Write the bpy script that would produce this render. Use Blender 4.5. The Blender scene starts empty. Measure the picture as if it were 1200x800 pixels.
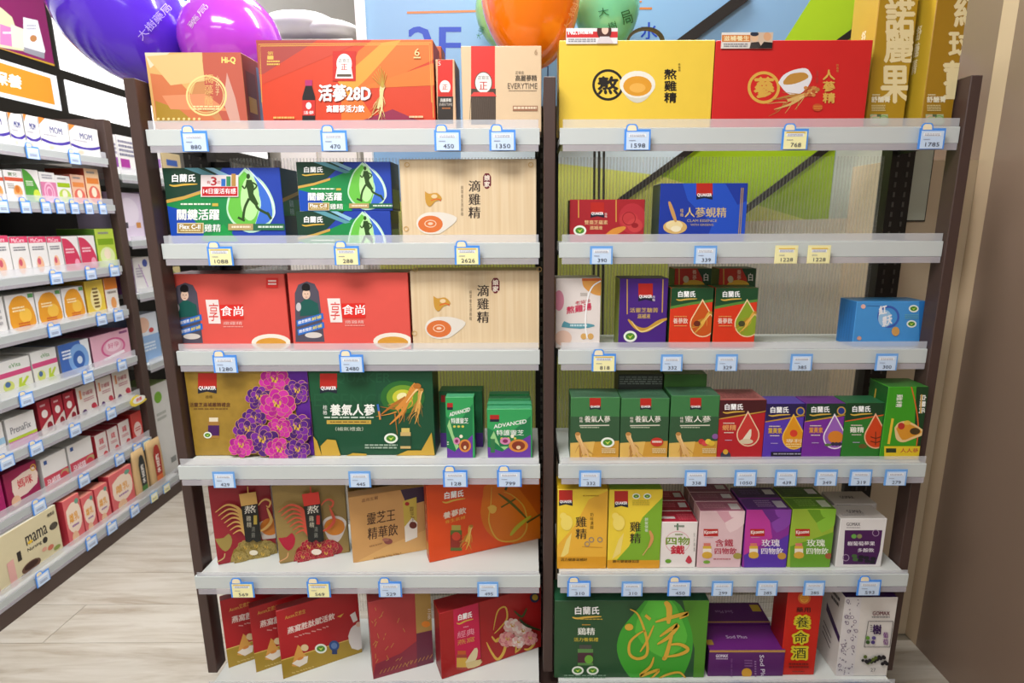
import bpy, bmesh, math, random
from mathutils import Vector, Matrix
from mathutils.geometry import tessellate_polygon
random.seed(7)
scn = bpy.context.scene
COL = scn.collection

# ------------------------------------------------------------------ camera
FPX, PCX, PCY = 663.0, 622.0, 400.0
PITCH, ROLL, HC = math.radians(12.1), math.radians(0.2), 1.32
_c, _s = math.cos(PITCH), math.sin(PITCH)
_R0, _U0, FWD = Vector((1, 0, 0)), Vector((0, _s, _c)), Vector((0, _c, -_s))
RGT = _R0 * math.cos(ROLL) - _U0 * math.sin(ROLL)
UPV = _U0 * math.cos(ROLL) + _R0 * math.sin(ROLL)
CAM = Vector((0, 0, HC))
cd = bpy.data.cameras.new('camera'); cam = bpy.data.objects.new('camera', cd); COL.objects.link(cam)
M = Matrix((RGT, UPV, -FWD)).transposed().to_4x4(); M.translation = CAM
cam.matrix_world = M
cd.sensor_width = 36.0; cd.lens = FPX / 1200 * 36; cd.shift_x = -(PCX - 600) / 1200; cd.clip_start = 0.02
cd.dof.use_dof = True; cd.dof.focus_distance = 1.33; cd.dof.aperture_fstop = 4.0
scn.camera = cam

# ------------------------------------------------------------------ light of the shop
w = bpy.data.worlds.new('shop_ambience'); scn.world = w; w.use_nodes = True
w.node_tree.nodes['Background'].inputs[0].default_value = (0.97, 0.985, 1.0, 1)
w.node_tree.nodes['Background'].inputs[1].default_value = 0.24
def area(name, loc, rot, sx, sy, power, col=(1, .985, .965)):
    l = bpy.data.lights.new(name, 'AREA'); l.shape = 'RECTANGLE'; l.size = sx; l.size_y = sy
    l.energy = power; l.color = col
    o = bpy.data.objects.new(name, l); COL.objects.link(o); o.location = loc; o.rotation_euler = rot
    return o
LAMPS = [(-0.55, 0.25, 2.70), (-1.0, -1.3, 2.70), (0.6, -1.3, 2.70), (-1.05, 2.2, 2.70), (.25, 1.64, 2.70)]  # last entry is an added light that lifts the wall behind the rack
for i, p in enumerate(LAMPS):
    area('ceiling_or_added_light', (p[0], p[1], p[2] - .03), (0, 0, 0), 1.1, .55 if i < 4 else .16, (45, 26, 7, 40, 20)[i])
vs = scn.view_settings
vs.view_transform = 'Standard'; vs.look = 'None'; vs.gamma = 1.0; vs.use_curve_mapping = False
vs.exposure = 0.2

# ------------------------------------------------------------------ helpers
def lin(h):
    h = h.lstrip('#')
    if len(h) == 3: h = ''.join(c * 2 for c in h)
    v = [int(h[i:i + 2], 16) / 255 for i in (0, 2, 4)]
    return tuple(x / 12.92 if x <= .04045 else ((x + .055) / 1.055) ** 2.4 for x in v) + (1,)
MATS = {}
def mat(h, rough=.42, var=0.0, scale=40, metal=0.0, spec=.4):
    k = (h, rough, var, scale, metal)
    if k in MATS: return MATS[k]
    m = bpy.data.materials.new('paint_' + h.lstrip('#')); m.use_nodes = True
    n = m.node_tree.nodes; b = n['Principled BSDF']
    b.inputs['Base Color'].default_value = lin(h); b.inputs['Roughness'].default_value = rough
    b.inputs['Metallic'].default_value = metal; b.inputs['Specular IOR Level'].default_value = spec
    if var:
        L = m.node_tree.links
        tc = n.new('ShaderNodeTexCoord'); nz = n.new('ShaderNodeTexNoise'); nz.inputs['Scale'].default_value = scale
        mx = n.new('ShaderNodeMixRGB'); mx.blend_type = 'MULTIPLY'; mx.inputs[1].default_value = lin(h); mx.inputs[0].default_value = 1
        rp = n.new('ShaderNodeMapRange'); rp.inputs[3].default_value = 1 - var; rp.inputs[4].default_value = 1 + var * .4
        L.new(tc.outputs['Object'], nz.inputs['Vector']); L.new(nz.outputs['Fac'], rp.inputs[0])
        L.new(rp.outputs[0], mx.inputs[2]); L.new(mx.outputs[0], b.inputs['Base Color'])
    MATS[k] = m
    return m
def clear_mat(name, h, opac, rough=.25):
    m = bpy.data.materials.new(name); m.use_nodes = True; n = m.node_tree.nodes; b = n['Principled BSDF']
    b.inputs['Base Color'].default_value = lin(h); b.inputs['Roughness'].default_value = rough
    b.inputs['Alpha'].default_value = opac
    return m
def ray(px, py):
    return FWD + RGT * ((px - PCX) / FPX) - UPV * ((py - PCY) / FPX)
def P(px, py, X=None, Y=None, Z=None):
    d = ray(px, py)
    t = Y / d.y if Y is not None else X / d.x if X is not None else (Z - HC) / d.z
    return CAM + d * t
def link(name, me, parent=None):
    o = bpy.data.objects.new(name, me); COL.objects.link(o)
    if parent is not None: o.parent = parent
    return o
def tag(o, label, cat, group=None):
    o['label'] = label; o['category'] = cat
    if group: o['group'] = group
    return o
def empty(name, loc, label=None, cat=None, group=None):
    o = link(name, None); o.location = loc; o.empty_display_size = .02
    if label: tag(o, label, cat, group)
    return o
def mesh(name, V, Fc, mats, mi=None, parent=None, org=None, smooth=False):
    if org is not None:
        org = Vector(org); V = [Vector(v) - org for v in V]
    me = bpy.data.meshes.new(name); me.from_pydata([tuple(v) for v in V], [], Fc)
    for m in (mats if isinstance(mats, (list, tuple)) else [mats]): me.materials.append(m)
    if mi: me.polygons.foreach_set('material_index', mi)
    if smooth: me.polygons.foreach_set('use_smooth', [True] * len(me.polygons))
    me.update()
    o = link(name, me)
    if parent is not None:
        o.parent = parent
        po = Vector(parent.location) if parent.parent is None else Vector(parent.location) + Vector(parent.parent.location)
        o.location = (org if org is not None else Vector()) - po
    elif org is not None: o.location = org
    return o
BOXF = [(0, 3, 2, 1), (4, 5, 6, 7), (0, 1, 5, 4), (1, 2, 6, 5), (2, 3, 7, 6), (3, 0, 4, 7)]
def boxv(x0, x1, y0, y1, z0, z1):
    return [(x0, y0, z0), (x1, y0, z0), (x1, y1, z0), (x0, y1, z0), (x0, y0, z1), (x1, y0, z1), (x1, y1, z1), (x0, y1, z1)]
def bevel_mesh(me, wd, seg=1):
    bm = bmesh.new(); bm.from_mesh(me)
    bmesh.ops.bevel(bm, geom=list(bm.edges), offset=wd, segments=seg, affect='EDGES', profile=.6)
    bm.to_mesh(me); bm.free()
def box(name, x0, x1, y0, y1, z0, z1, m, parent=None, bev=0.0):
    c = ((x0 + x1) / 2, (y0 + y1) / 2, z0)
    o = mesh(name, boxv(x0, x1, y0, y1, z0, z1), BOXF, m, parent=parent, org=c)
    if bev: bevel_mesh(o.data, bev)
    return o
def boxes(name, L, m, parent=None, org=None):
    V, Fc = [], []
    for b in L:
        k = len(V); V += boxv(*b); Fc += [tuple(i + k for i in f) for f in BOXF]
    return mesh(name, V, Fc, m, parent=parent, org=org)
def structure(o):
    o['kind'] = 'structure'; return o
def prism(name, pts, axis, a0, a1, m, parent=None, org=None):
    """extrude a 2D outline; axis 'x': pts=(y,z), 'y': pts=(x,z), 'z': pts=(x,y)"""
    f = {'x': lambda p, a: (a, p[0], p[1]), 'y': lambda p, a: (p[0], a, p[1]), 'z': lambda p, a: (p[0], p[1], a)}[axis]
    n = len(pts); V = [f(p, a0) for p in pts] + [f(p, a1) for p in pts]
    Fc = [tuple(range(n)), tuple(reversed(range(n, 2 * n)))] + [(i, i + n, (i + 1) % n + n, (i + 1) % n) for i in range(n)]
    return mesh(name, V, Fc, m, parent=parent, org=org)

# ---- lettering, cut once per string
GLY = {}
def glyphs(s, bold=0):
    k = s
    if k not in GLY:
        c = bpy.data.curves.new('glyph', 'FONT'); c.body = s; c.resolution_u = 2
        c.fill_mode = 'FRONT'
        o = bpy.data.objects.new('glyph', c); me = o.to_mesh()
        V = [(v.co.x, v.co.y) for v in me.vertices]; Fc = [tuple(p.vertices) for p in me.polygons]
        o.to_mesh_clear(); bpy.data.objects.remove(o); bpy.data.curves.remove(c)
        if V:
            x0 = min(v[0] for v in V); x1 = max(v[0] for v in V); y0 = min(v[1] for v in V); y1 = max(v[1] for v in V)
            V = [((x - x0) / max(1e-6, x1 - x0), (y - y0) / max(1e-6, y1 - y0)) for x, y in V]
        GLY[k] = (V, Fc)
    return GLY[k]
def clip(poly, w, h):
    for ax, lim, sg in ((0, 0, 1), (0, w, -1), (1, 0, 1), (1, h, -1)):
        out = []
        for i in range(len(poly)):
            a, b = poly[i - 1], poly[i]
            ia, ib = (a[ax] - lim) * sg >= 0, (b[ax] - lim) * sg >= 0
            if ia != ib:
                t = (lim - a[ax]) / (b[ax] - a[ax]); out.append((a[0] + t * (b[0] - a[0]), a[1] + t * (b[1] - a[1])))
            if ib: out.append(b)
        poly = out
        if len(poly) < 3: return []
    return poly
def smooth_pts(pts, n=6):
    if len(pts) < 3: return pts
    out = []
    for i in range(len(pts) - 1):
        p0, p1, p2, p3 = pts[max(0, i - 1)], pts[i], pts[i + 1], pts[min(len(pts) - 1, i + 2)]
        for k in range(n):
            t = k / n
            out.append(tuple(.5 * (2 * p1[j] + (p2[j] - p0[j]) * t + (2 * p0[j] - 5 * p1[j] + 4 * p2[j] - p3[j]) * t * t + (3 * p1[j] - p0[j] - 3 * p2[j] + p3[j]) * t ** 3) for j in (0, 1)))
    return out + [pts[-1]]
STUFF = {'fine_print', 'twig_print', 'floral_strip', 'berry_print', 'gold_dots', 'wood_strokes'}
class Art:
    """flat print on one face of a thing: coordinates are photo pixels, or percent of the face when uv"""
    def __init__(s, obj, o, u, v, w, h, uv=False, base=0):
        s.obj, s.o, s.u, s.v, s.w, s.h, s.uv = obj, Vector(o), Vector(u), Vector(v), w, h, uv
        s.n = s.u.cross(s.v).normalized(); s.k = base; s.parts = {}
    def m(s, x, y):
        if s.uv: return (x / 100 * s.w, (1 - y / 100) * s.h)
        d = ray(x, y); t = (s.o - CAM).dot(s.n) / d.dot(s.n); q = CAM + d * t - s.o
        return (q.dot(s.u), q.dot(s.v))
    def add(s, part, V, Fc, col):
        if not V: return
        off = .00025 + s.k * .00003
        bb = (min(v[0] for v in V), min(v[1] for v in V), max(v[0] for v in V), max(v[1] for v in V))
        s.parts.setdefault(part, []).append((bb, [s.o + s.u * a + s.v * b + s.n * off for a, b in V], Fc, mat(col, .4) if isinstance(col, str) else col))
        s.k += 1
    def _poly(s, pts, col, part):
        pts = clip(pts, s.w, s.h)
        if len(pts) < 3: return
        tr = tessellate_polygon([[Vector((a, b, 0)) for a, b in pts]])
        s.add(part, pts, [tuple(t) for t in tr], col)
    def poly(s, pts, col, part='artwork', sm=0):
        if sm: pts = smooth_pts(list(pts) + [pts[0]], sm)[:-1]
        s._poly([s.m(*p) for p in pts], col, part)
    def rect(s, x0, y0, x1, y1, col, part='artwork'):
        s.poly([(x0, y1), (x1, y1), (x1, y0), (x0, y0)], col, part)
    def ell(s, cx, cy, rx, ry, col, part='artwork', rot=0, n=22):
        c, q = math.cos(rot), math.sin(rot)
        s.poly([(cx + rx * math.cos(a) * c - ry * math.sin(a) * q, cy + rx * math.cos(a) * q + ry * math.sin(a) * c) for a in [2 * math.pi * i / n for i in range(n)]], col, part)
    def ring(s, cx, cy, r, th, col, part='artwork', ry=None, n=32):
        ry = ry or r
        V = []
        for i in range(n):
            a = 2 * math.pi * i / n; V += [s.m(cx + r * math.cos(a), cy + ry * math.sin(a)), s.m(cx + (r - th) * math.cos(a), cy + (ry - th) * math.sin(a))]
        s.add(part, V, [(2 * i, 2 * i + 1, (2 * i + 3) % (2 * n), (2 * i + 2) % (2 * n)) for i in range(n)], col)
    def line(s, pts, wd, col, part='artwork', taper=False, sm=5):
        pts = smooth_pts(list(pts), sm) if sm and len(pts) > 2 else list(pts)
        V = []; n = len(pts)
        for i, p in enumerate(pts):
            a, b = pts[max(0, i - 1)], pts[min(n - 1, i + 1)]
            dx, dy = b[0] - a[0], b[1] - a[1]; l = math.hypot(dx, dy) or 1
            ww = wd / 2 * (math.sin(math.pi * (i + .6) / (n + .2)) ** .5 if taper else 1)
            for sg in (1, -1):
                q = s.m(p[0] - dy / l * ww * sg, p[1] + dx / l * ww * sg)
                V.append((min(max(q[0], 0), s.w), min(max(q[1], 0), s.h)))
        s.add(part, V, [(2 * i, 2 * i + 1, 2 * i + 3, 2 * i + 2) for i in range(n - 1)], col)
    def t(s, txt, x0, y0, x1, y1, h, col, bold=0.0, part='lettering', hx=0):
        A, B, T = s.m(x0, y0), s.m(x1, y1), s.m(x0 + hx, y0 - h)
        V, Fc = glyphs(txt)
        V = [(A[0] + gx * (B[0] - A[0]) + gy * (T[0] - A[0]), A[1] + gx * (B[1] - A[1]) + gy * (T[1] - A[1])) for gx, gy in V]
        d = bold * math.hypot(T[0] - A[0], T[1] - A[1])
        sh = [(0, 0)] if bold < .008 else [(d, 0), (-d, 0)] if bold < .022 else [(d, 0), (-d, 0), (0, d), (0, -d)] if bold < .08 else [(d * math.cos(q), d * math.sin(q)) for q in [i * math.pi / 4 for i in range(8)]]
        for i, (dx, dy) in enumerate(sh):
            AV, AF = [], []
            W_ = [(a + dx, b + dy) for a, b in V]
            for f in Fc:
                q = clip([W_[j] for j in f], s.w, s.h)
                if len(q) > 2:
                    AF.append(tuple(range(len(AV), len(AV) + len(q)))); AV += q
            s.add(part, AV, AF, col)
    def tv(s, txt, x, y0, y1, wd, col, bold=0.0, part='lettering', x2=None):
        st = (y1 - y0) / len(txt); x2 = x if x2 is None else x2
        for i, ch in enumerate(txt):
            xx = x + (x2 - x) * (i + .5) / len(txt)
            s.t(ch, xx - wd / 2, y0 + (i + 1) * st - st * .06, xx + wd / 2, y0 + (i + 1) * st - st * .06, st * .86, col, bold, part)
    def fine(s, x0, y0, x1, y1, n, col, slope=0, part='fine_print'):
        """rows of print too small to read"""
        hh = (y1 - y0) / n
        for i in range(n):
            x = x0
            while x < x1 - 1e-6:
                ww = min((x1 - x0) * random.uniform(.05, .16), x1 - x)
                yy = y0 + i * hh + (x - x0) * slope
                s.rect(x, yy, x + ww, yy + hh * .55, col, part); x += ww * 1.22
    def done(s):
        base = Vector(s.obj.location) if s.obj.parent is None else Vector(s.obj.location) + Vector(s.obj.parent.location)
        mg = .02 * max(s.w, s.h)
        for p, L in s.parts.items():
            if p in STUFF: cl = [L]
            else:
                cl = []
                for it in L:
                    bb = it[0]; hit = [c for c in cl if any(bb[0] - mg < o[0][2] and o[0][0] < bb[2] + mg and bb[1] - mg < o[0][3] and o[0][1] < bb[3] + mg for o in c)]
                    new = [x for c in hit for x in c] + [it]; cl = [c for c in cl if c not in hit] + [new]
            for c in cl:
                V, Fc, mi, ms = [], [], [], []
                for bb, v, f, m in c:
                    if m not in ms: ms.append(m)
                    k = len(V); V += v; Fc += [tuple(j + k for j in q) for q in f]; mi += [ms.index(m)] * len(f)
                o = mesh(p, V, Fc, ms, mi, parent=s.obj, org=base)
                if p in STUFF: o['kind'] = 'stuff'
def carton_mesh(name, A, u, wd, dp, ht, cols, bev=.0012):
    """carton with front-bottom-left corner A, front running along u, going back by dp"""
    u = Vector(u).normalized(); bk = Vector((-u.y, u.x, 0)); A = Vector(A)
    V = [A, A + u * wd, A + u * wd + bk * dp, A + bk * dp]; V = V + [v + Vector((0, 0, ht)) for v in V]
    c = (V[0] + V[2]) / 2
    fr, sd, tp = cols
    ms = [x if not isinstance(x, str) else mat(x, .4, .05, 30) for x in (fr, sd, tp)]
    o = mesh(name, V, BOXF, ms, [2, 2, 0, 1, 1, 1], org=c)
    bevel_mesh(o.data, min(bev, wd * .1))
    return o
def carton(name, label, xl, xr, yt, zb, Y, dp, cols, cat='box', group=None, yref=None, zt=None, uv=False, bev=.0012):
    yr = yref if yref is not None else yt
    x0, x1 = P(xl, yr, Y=Y).x, P(xr, yr, Y=Y).x
    top = zt if zt is not None else P((xl + xr) / 2, yt, Y=Y).z
    o = carton_mesh(name, (x0, Y, zb), (1, 0, 0), x1 - x0, dp, top - zb, cols, bev)
    tag(o, label, cat, group)
    a = Art(o, (x0, Y, zb), (1, 0, 0), (0, 0, 1), x1 - x0, top - zb, uv)
    a.top = top; a.x0, a.x1, a.Y, a.dp, a.zb = x0, x1, Y, dp, zb
    return a
def turned(name, label, bl, br, tl, zb, dp, cols, cat='box', group=None, zt=None, wd=None):
    A, B = P(bl[0], bl[1], Z=zb), P(br[0], br[1], Z=zb)
    u = (B - A).normalized(); W = wd or (B - A).length
    top = zt if zt is not None else P(tl[0], tl[1], Y=A.y).z
    o = carton_mesh(name, A, u, W, dp, top - zb, cols)
    tag(o, label, cat, group)
    a = Art(o, A, u, (0, 0, 1), W, top - zb)
    a.A, a.u_, a.W, a.top, a.dp, a.zb = A, u, W, top, dp, zb
    return a
def side_left(a, uv=True):
    """left face of a frontal carton"""
    return Art(a.obj, (a.x0, a.Y + a.dp, a.zb), (0, -1, 0), (0, 0, 1), a.dp, a.top - a.zb, uv)
def side_right(a, uv=True):
    return Art(a.obj, (a.x1, a.Y, a.zb), (0, 1, 0), (0, 0, 1), a.dp, a.top - a.zb, uv)
def face_top(a, uv=True):
    return Art(a.obj, (a.x0, a.Y, a.top), (1, 0, 0), (0, 1, 0), a.x1 - a.x0, a.dp, uv)
# ------------------------------------------------------------------ the setting
WALLY = 1.80
# floor: whitewashed planks running across the aisle
def wood_mat():
    m = bpy.data.materials.new('whitewashed_oak'); m.use_nodes = True; n = m.node_tree.nodes; L = m.node_tree.links; b = n['Principled BSDF']
    tc = n.new('ShaderNodeTexCoord'); mp = n.new('ShaderNodeMapping'); mp.inputs['Scale'].default_value = (1.1, 9, 1)
    oi = n.new('ShaderNodeObjectInfo'); ad = n.new('ShaderNodeVectorMath'); ad.operation = 'ADD'; ml = n.new('ShaderNodeVectorMath'); ml.operation = 'SCALE'; ml.inputs[3].default_value = 9
    cb = n.new('ShaderNodeCombineXYZ'); L.new(oi.outputs['Random'], cb.inputs[0]); L.new(oi.outputs['Random'], cb.inputs[1]); L.new(cb.outputs[0], ml.inputs[0])
    L.new(tc.outputs['Object'], ad.inputs[0]); L.new(ml.outputs[0], ad.inputs[1]); L.new(ad.outputs[0], mp.inputs['Vector'])
    nz = n.new('ShaderNodeTexNoise'); nz.inputs['Scale'].default_value = 2.6; nz.inputs['Detail'].default_value = 8; nz.inputs['Roughness'].default_value = .62; nz.inputs['Distortion'].default_value = .6
    L.new(mp.outputs[0], nz.inputs['Vector'])
    cr = n.new('ShaderNodeValToRGB'); e = cr.color_ramp.elements
    e[0].position = .3; e[0].color = lin('#9a8e7e'); e[1].position = .62; e[1].color = lin('#beb8ad')
    k = e.new(.46); k.color = lin('#b1a99c')
    L.new(nz.outputs['Fac'], cr.inputs[0]); L.new(cr.outputs[0], b.inputs['Base Color']); b.inputs['Roughness'].default_value = .38
    return m
floor = structure(box('floor', -3.2, 1.9, -1.5, 6, -.05, -.004, mat('#8d8474', .6)))
WOOD = wood_mat()
pw, pl = .185, 1.22
me_pl = None
for r in range(-2, 24):
    x = -2.75 + (r * 0.47) % pl
    while x < 1.25:
        if me_pl is None:
            p = mesh('plank', boxv(-pl / 2 + .001, pl / 2 - .001, -pw / 2 + .0008, pw / 2 - .0008, 0, .004), BOXF, WOOD, parent=floor)
            me_pl = p.data
        else:
            p = link('plank', me_pl, floor)
        fl = floor.location
        p.location = (x - fl.x, r * pw - fl.y, -.004 - fl.z); x += pl
structure(box('ceiling', -3.2, 1.9, -2.2, 6, 2.75, 2.8, mat('#eceae6', .8, .03, 3)))
structure(box('wall_left', -2.45, -2.35, -1.5, 6, 0, 2.75, mat('#d9d4cb', .7, .03, 3)))
structure(box('wall_far', -2.35, 1.9, 5.0, 5.1, 0, 2.75, mat('#dcd3c8', .7, .03, 3)))
# right wall: glossy taupe panel, and the cream pier the shelf stands against
def gloss_wall():
    m = mat('#846f60', .3, .04, 1.5); m.node_tree.nodes['Principled BSDF'].inputs['Coat Weight'].default_value = .25
    m.node_tree.nodes['Principled BSDF'].inputs['Coat Roughness'].default_value = .12
    return m
wr = structure(box('wall_right', 1.215, 1.35, -1.2, 1.93, 0, 2.75, gloss_wall()))
structure(box('trim_1', 1.2145, 1.2165, 1.548, 1.5995, 0.0, 2.75, mat('#bda78a', .5), bev=.0004))
pier = structure(box('wall_pier', .985, 1.215, 1.60, 1.80, 0, 1.475, mat('#cdbb9f', .55, .06, 5)))
# small rounded glazed opening in the pier, seen beside the top shelf
q0, q1 = P(1052, 258, Y=1.598), P(1086, 180, Y=1.598)
xa, xb, za, zb_ = q0.x, P(1086, 225, Y=1.598).x, q0.z, q1.z + .02
rr = .045
pts = [(xa, za), (xb, za), (xb, zb_)] + [(xa + rr - rr * math.sin(t), zb_ - rr + rr * math.cos(t)) for t in [i * math.pi / 16 for i in range(9)]]
win = prism('window_1', pts, 'y', 1.592, 1.5995, mat('#c2cabb', .18, .25, 6), org=(xa, 1.5995, za)); structure(win)
fr = [(xa - .004, za - .004, ), (xb + .004, za - .004), (xb + .004, zb_ + .004)] + [(xa + rr - (rr + .004) * math.sin(t), zb_ - rr + (rr + .004) * math.cos(t)) for t in [i * math.pi / 16 for i in range(9)]]
prism('window_frame', fr, 'y', 1.5945, 1.5998, mat('#2a2623', .5), parent=win, org=(xa, 1.5998, za))
# back wall with its printed graphic: sky blue, green sweep, dark lines
bw = structure(box('wall_back', -.475, 1.215, WALLY, WALLY + .12, 0, 2.75, mat('#c5bba6', .6, .04, 4)))
wa = Art(bw, (-.475, WALLY, 0), (1, 0, 0), (0, 0, 1), 1.69, 2.75, base=4)
wa.rect(400, -90, 1190, 250, '#82aad0', 'sky_graphic')
wa.rect(540, 150, 860, 330, '#d2e4ee', 'sky_graphic')
wa.poly([(612, 300), (700, 250), (800, 180), (905, 70), (975, -40), (1060, -60), (1020, 30), (985, 120), (970, 262), (612, 262)], '#a6cc24', 'green_graphic')
wa.poly([(400, 255), (640, 190), (770, 205), (960, 262), (960, 330), (780, 480), (640, 510), (400, 520)], '#e2ea78', 'green_graphic')
wa.poly([(1010, -40), (1080, -60), (1170, -60), (1170, 14), (1085, 60), (985, 130), (992, 60)], '#84b31c', 'green_graphic')
wa.poly([(985, 130), (1170, 18), (1170, 240), (970, 262)], '#cfdcd6', 'pale_graphic')
wa.poly([(1075, 90), (1170, 42), (1170, 56), (1075, 104)], '#8fb9cc', 'pale_graphic')
wa.poly([(780, 262), (1180, 250), (1180, 520), (700, 520), (790, 440)], '#efe9da', 'pale_graphic')
for x_ in (697, 702.5, 708): wa.line([(x_, 130), (x_ - 2, 420)], 2.8, '#1d1c1b', 'line_graphic')
wa.t('2F', 479, 77, 539, 77, 46, '#0f3db4', .02, 'wall_lettering'); wa.t('水', 751, 46, 770, 46, 20, '#0f3db4', .02, 'wall_lettering')
wa.line([(477, 15), (562, 13)], 2.6, '#c8783c', 'line_graphic', sm=0); wa.line([(746, 10), (764, 10)], 2.6, '#c8783c', 'line_graphic', sm=0)
wa.line([(740, 2), (752, 2)], 2, '#c8783c', 'line_graphic', sm=0)
wa.done()
# dark diagonal battens standing proud of the graphic
def batten(a, b, wd, y0=WALLY - .012, y1=WALLY - .004):
    A, B = P(*a, Y=y0), P(*b, Y=y0); d = (B - A).normalized(); nn = Vector((-d.z, 0, d.x)) * wd / 2
    pts = [(A - nn), (B - nn), (B + nn), (A + nn)]
    o = prism('batten', [(p.x, p.z) for p in pts], 'y', y0, y1, mat('#1f1a17', .5), parent=bw, org=(A.x, y0, A.z))
    return o
batten((640, 168), (880, -10), .030)
batten((690, 262), (1024, 20), .019)
batten((845, 268), (1180, 14), .020)
structure(box('trim_2', -.50, -.475, WALLY - .02, WALLY + .12, 0, 2.75, mat('#f1efec', .5)))

e = empty('added_wall_light', (.25, 1.64, 2.75), 'slim linear lamp added to brighten the graphic wall behind the rack', 'lamp')  # unseen fixture, added only to brighten the back wall
box('housing', -.31, .81, 1.55, 1.73, 2.712, 2.75, mat('#e6e6e6', .5), parent=e); box('diffuser', -.30, .80, 1.56, 1.72, 2.704, 2.712, mat('#ffffff', .6), parent=e)
# ceiling lights (troffers)
for i, p in enumerate(LAMPS[:4]):
    where = ('above the aisle in front of the product shelf', 'behind the viewer on the left', 'behind the viewer on the right', 'above the far aisle by the baby goods shelf')[i]
    e = empty('ceiling_light', (p[0], p[1], 2.75), 'flat white ceiling light panel ' + where, 'ceiling light', 'ceiling light panels')
    box('frame', p[0] - .6, p[0] + .6, p[1] - .32, p[1] + .32, 2.71, 2.75, mat('#e6e6e6', .5), parent=e)
    box('diffuser', p[0] - .57, p[0] + .57, p[1] - .29, p[1] + .29, 2.702, 2.71, mat('#ffffff', .6), parent=e)

# ------------------------------------------------------------------ main display rack
BROWN = mat('#4a3833', .42, .12, 18)
BLACK = mat('#16130f', .5, .1, 20)
WHITE = mat('#d3d7d3', .38, .03, 12)
CHAN = mat('#c6cccb', .3, .03, 9)
CLEARM = clear_mat('clear_rail_plastic', '#dfe2e8', .34, .28)
LOWM = clear_mat('clear_lip_plastic', '#c8c4cc', .5, .2)
POSTS = [(-.870, -.845), (.030, .0555), (.944, .969)]
rack = empty('display_rack', (.05, 1.4, 0), 'dark brown two-bay display rack standing against the graphic wall', 'shelving')
for x0, x1 in POSTS:
    box('post', x0, x1, 1.300, 1.345, .1336, 1.62, BROWN, parent=rack, bev=.0015)
    box('top_rail', x0 + .002, x1 - .002, 1.345, 1.56, 1.585, 1.62, BROWN, parent=rack)
    xm = (x0 + x1) / 2
    up = box('back_upright', xm - .030, xm + .030, 1.515, 1.56, .05, 1.60, BLACK, parent=rack)
    sl = []
    for k in range(56):
        z = .20 + k * .025
        for dx in (-.016, .011): sl.append((xm + dx, xm + dx + .005, 1.5135, 1.5155, z, z + .013))
    o = boxes('slots', sl, mat('#4c4a46', .5), parent=up, org=(xm, 1.515, .05)); o['kind'] = 'stuff'
box('base_plinth', -.87, .969, 1.27, 1.56, 0, .08, BROWN, parent=rack)
# corrugated translucent back panels
def corrug():
    m = bpy.data.materials.new('corrugated_clear_sheet'); m.use_nodes = True; n = m.node_tree.nodes; L = m.node_tree.links
    b = n['Principled BSDF']; b.inputs['Base Color'].default_value = lin('#f2f4ee'); b.inputs['Roughness'].default_value = .25
    tc = n.new('ShaderNodeTexCoord'); sp = n.new('ShaderNodeSeparateXYZ'); L.new(tc.outputs['Object'], sp.inputs[0])
    mu = n.new('ShaderNodeMath'); mu.operation = 'MULTIPLY'; mu.inputs[1].default_value = 2 * math.pi / .0085
    sn = n.new('ShaderNodeMath'); sn.operation = 'SINE'; mr = n.new('ShaderNodeMapRange')
    mr.inputs[1].default_value = -1; mr.inputs[2].default_value = 1; mr.inputs[3].default_value = .08; mr.inputs[4].default_value = .30
    L.new(sp.outputs[0], mu.inputs[0]); L.new(mu.outputs[0], sn.inputs[0]); L.new(sn.outputs[0], mr.inputs[0]); L.new(mr.outputs[0], b.inputs['Alpha'])
    return m
CORR = corrug()
for x0, x1 in ((-.775, .012), (.074, .914)):
    n = int((x1 - x0) / .00425); V, Fc = [], []
    for i in range(n + 1):
        x = x0 + (x1 - x0) * i / n; y = 1.522 + (.0022 if i % 2 else 0)
        V += [(x, y, .15), (x, y, 1.478)]
    Fc = [(2 * i, 2 * i + 2, 2 * i + 3, 2 * i + 1) for i in range(n)]
    mesh('corrugated_panel', V, Fc, CORR, parent=rack, org=((x0 + x1) / 2, 1.522, .15))
# black cover plate beside the left upright
box('cover_plate', -.845, -.775, 1.53, 1.537, .15, 1.47, BLACK, parent=rack)
BAYS = [(-.842, .0225), (.066, .944)]
ORD = ('top', 'second', 'third', 'fourth', 'fifth', 'lowest')
SURF = [1.513, 1.266, 1.014, .746, .449, .133]
FRONT = [1.315, 1.315, 1.315, 1.262, 1.265, 1.252]
for b, (x0, x1) in enumerate(BAYS):
    for i in range(6):
        zs, yf = SURF[i], FRONT[i]; xm = (x0 + x1) / 2
        e = empty('shelf', (xm, yf, zs - .02), '%s white shelf of the %s bay with clear price rail' % (ORD[i], ('left', 'right')[b]), 'shelf', 'rack shelves')
        bo = box('board', x0 + .004, x1 - .004, yf + .004, 1.512, zs - .022, zs, WHITE, parent=e)
        if i == 5:
            box('deck_front', x0, x1, yf + .003, yf + .012, .085, zs, WHITE, parent=e)
        pc = box('price_channel', x0 - .001, x1 - .001, yf - .006, yf + .003, zs - .031, zs + .004, CHAN, parent=e, bev=.001)
        box('upper_guard', x0 + .006, x1 - .004, yf - .0045, yf - .003, zs + .004, zs + (.022 if i != 4 else .014), CLEARM, parent=pc)
        box('lower_lip', x0 + .006, x1 - .004, yf - .0075, yf - .006, zs - .045, zs - .031, LOWM, parent=pc)
        if i < 5:
            for xs in (x0 + .001, x1 - .005):
                pts = [(yf + .006, zs - .022), (1.512, zs - .022), (1.512, zs - .034), (yf + .02, zs - .028)]
                prism('bracket', pts, 'x', xs, xs + .004, BLACK, parent=bo, org=(xs, yf, zs - .022))

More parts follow.
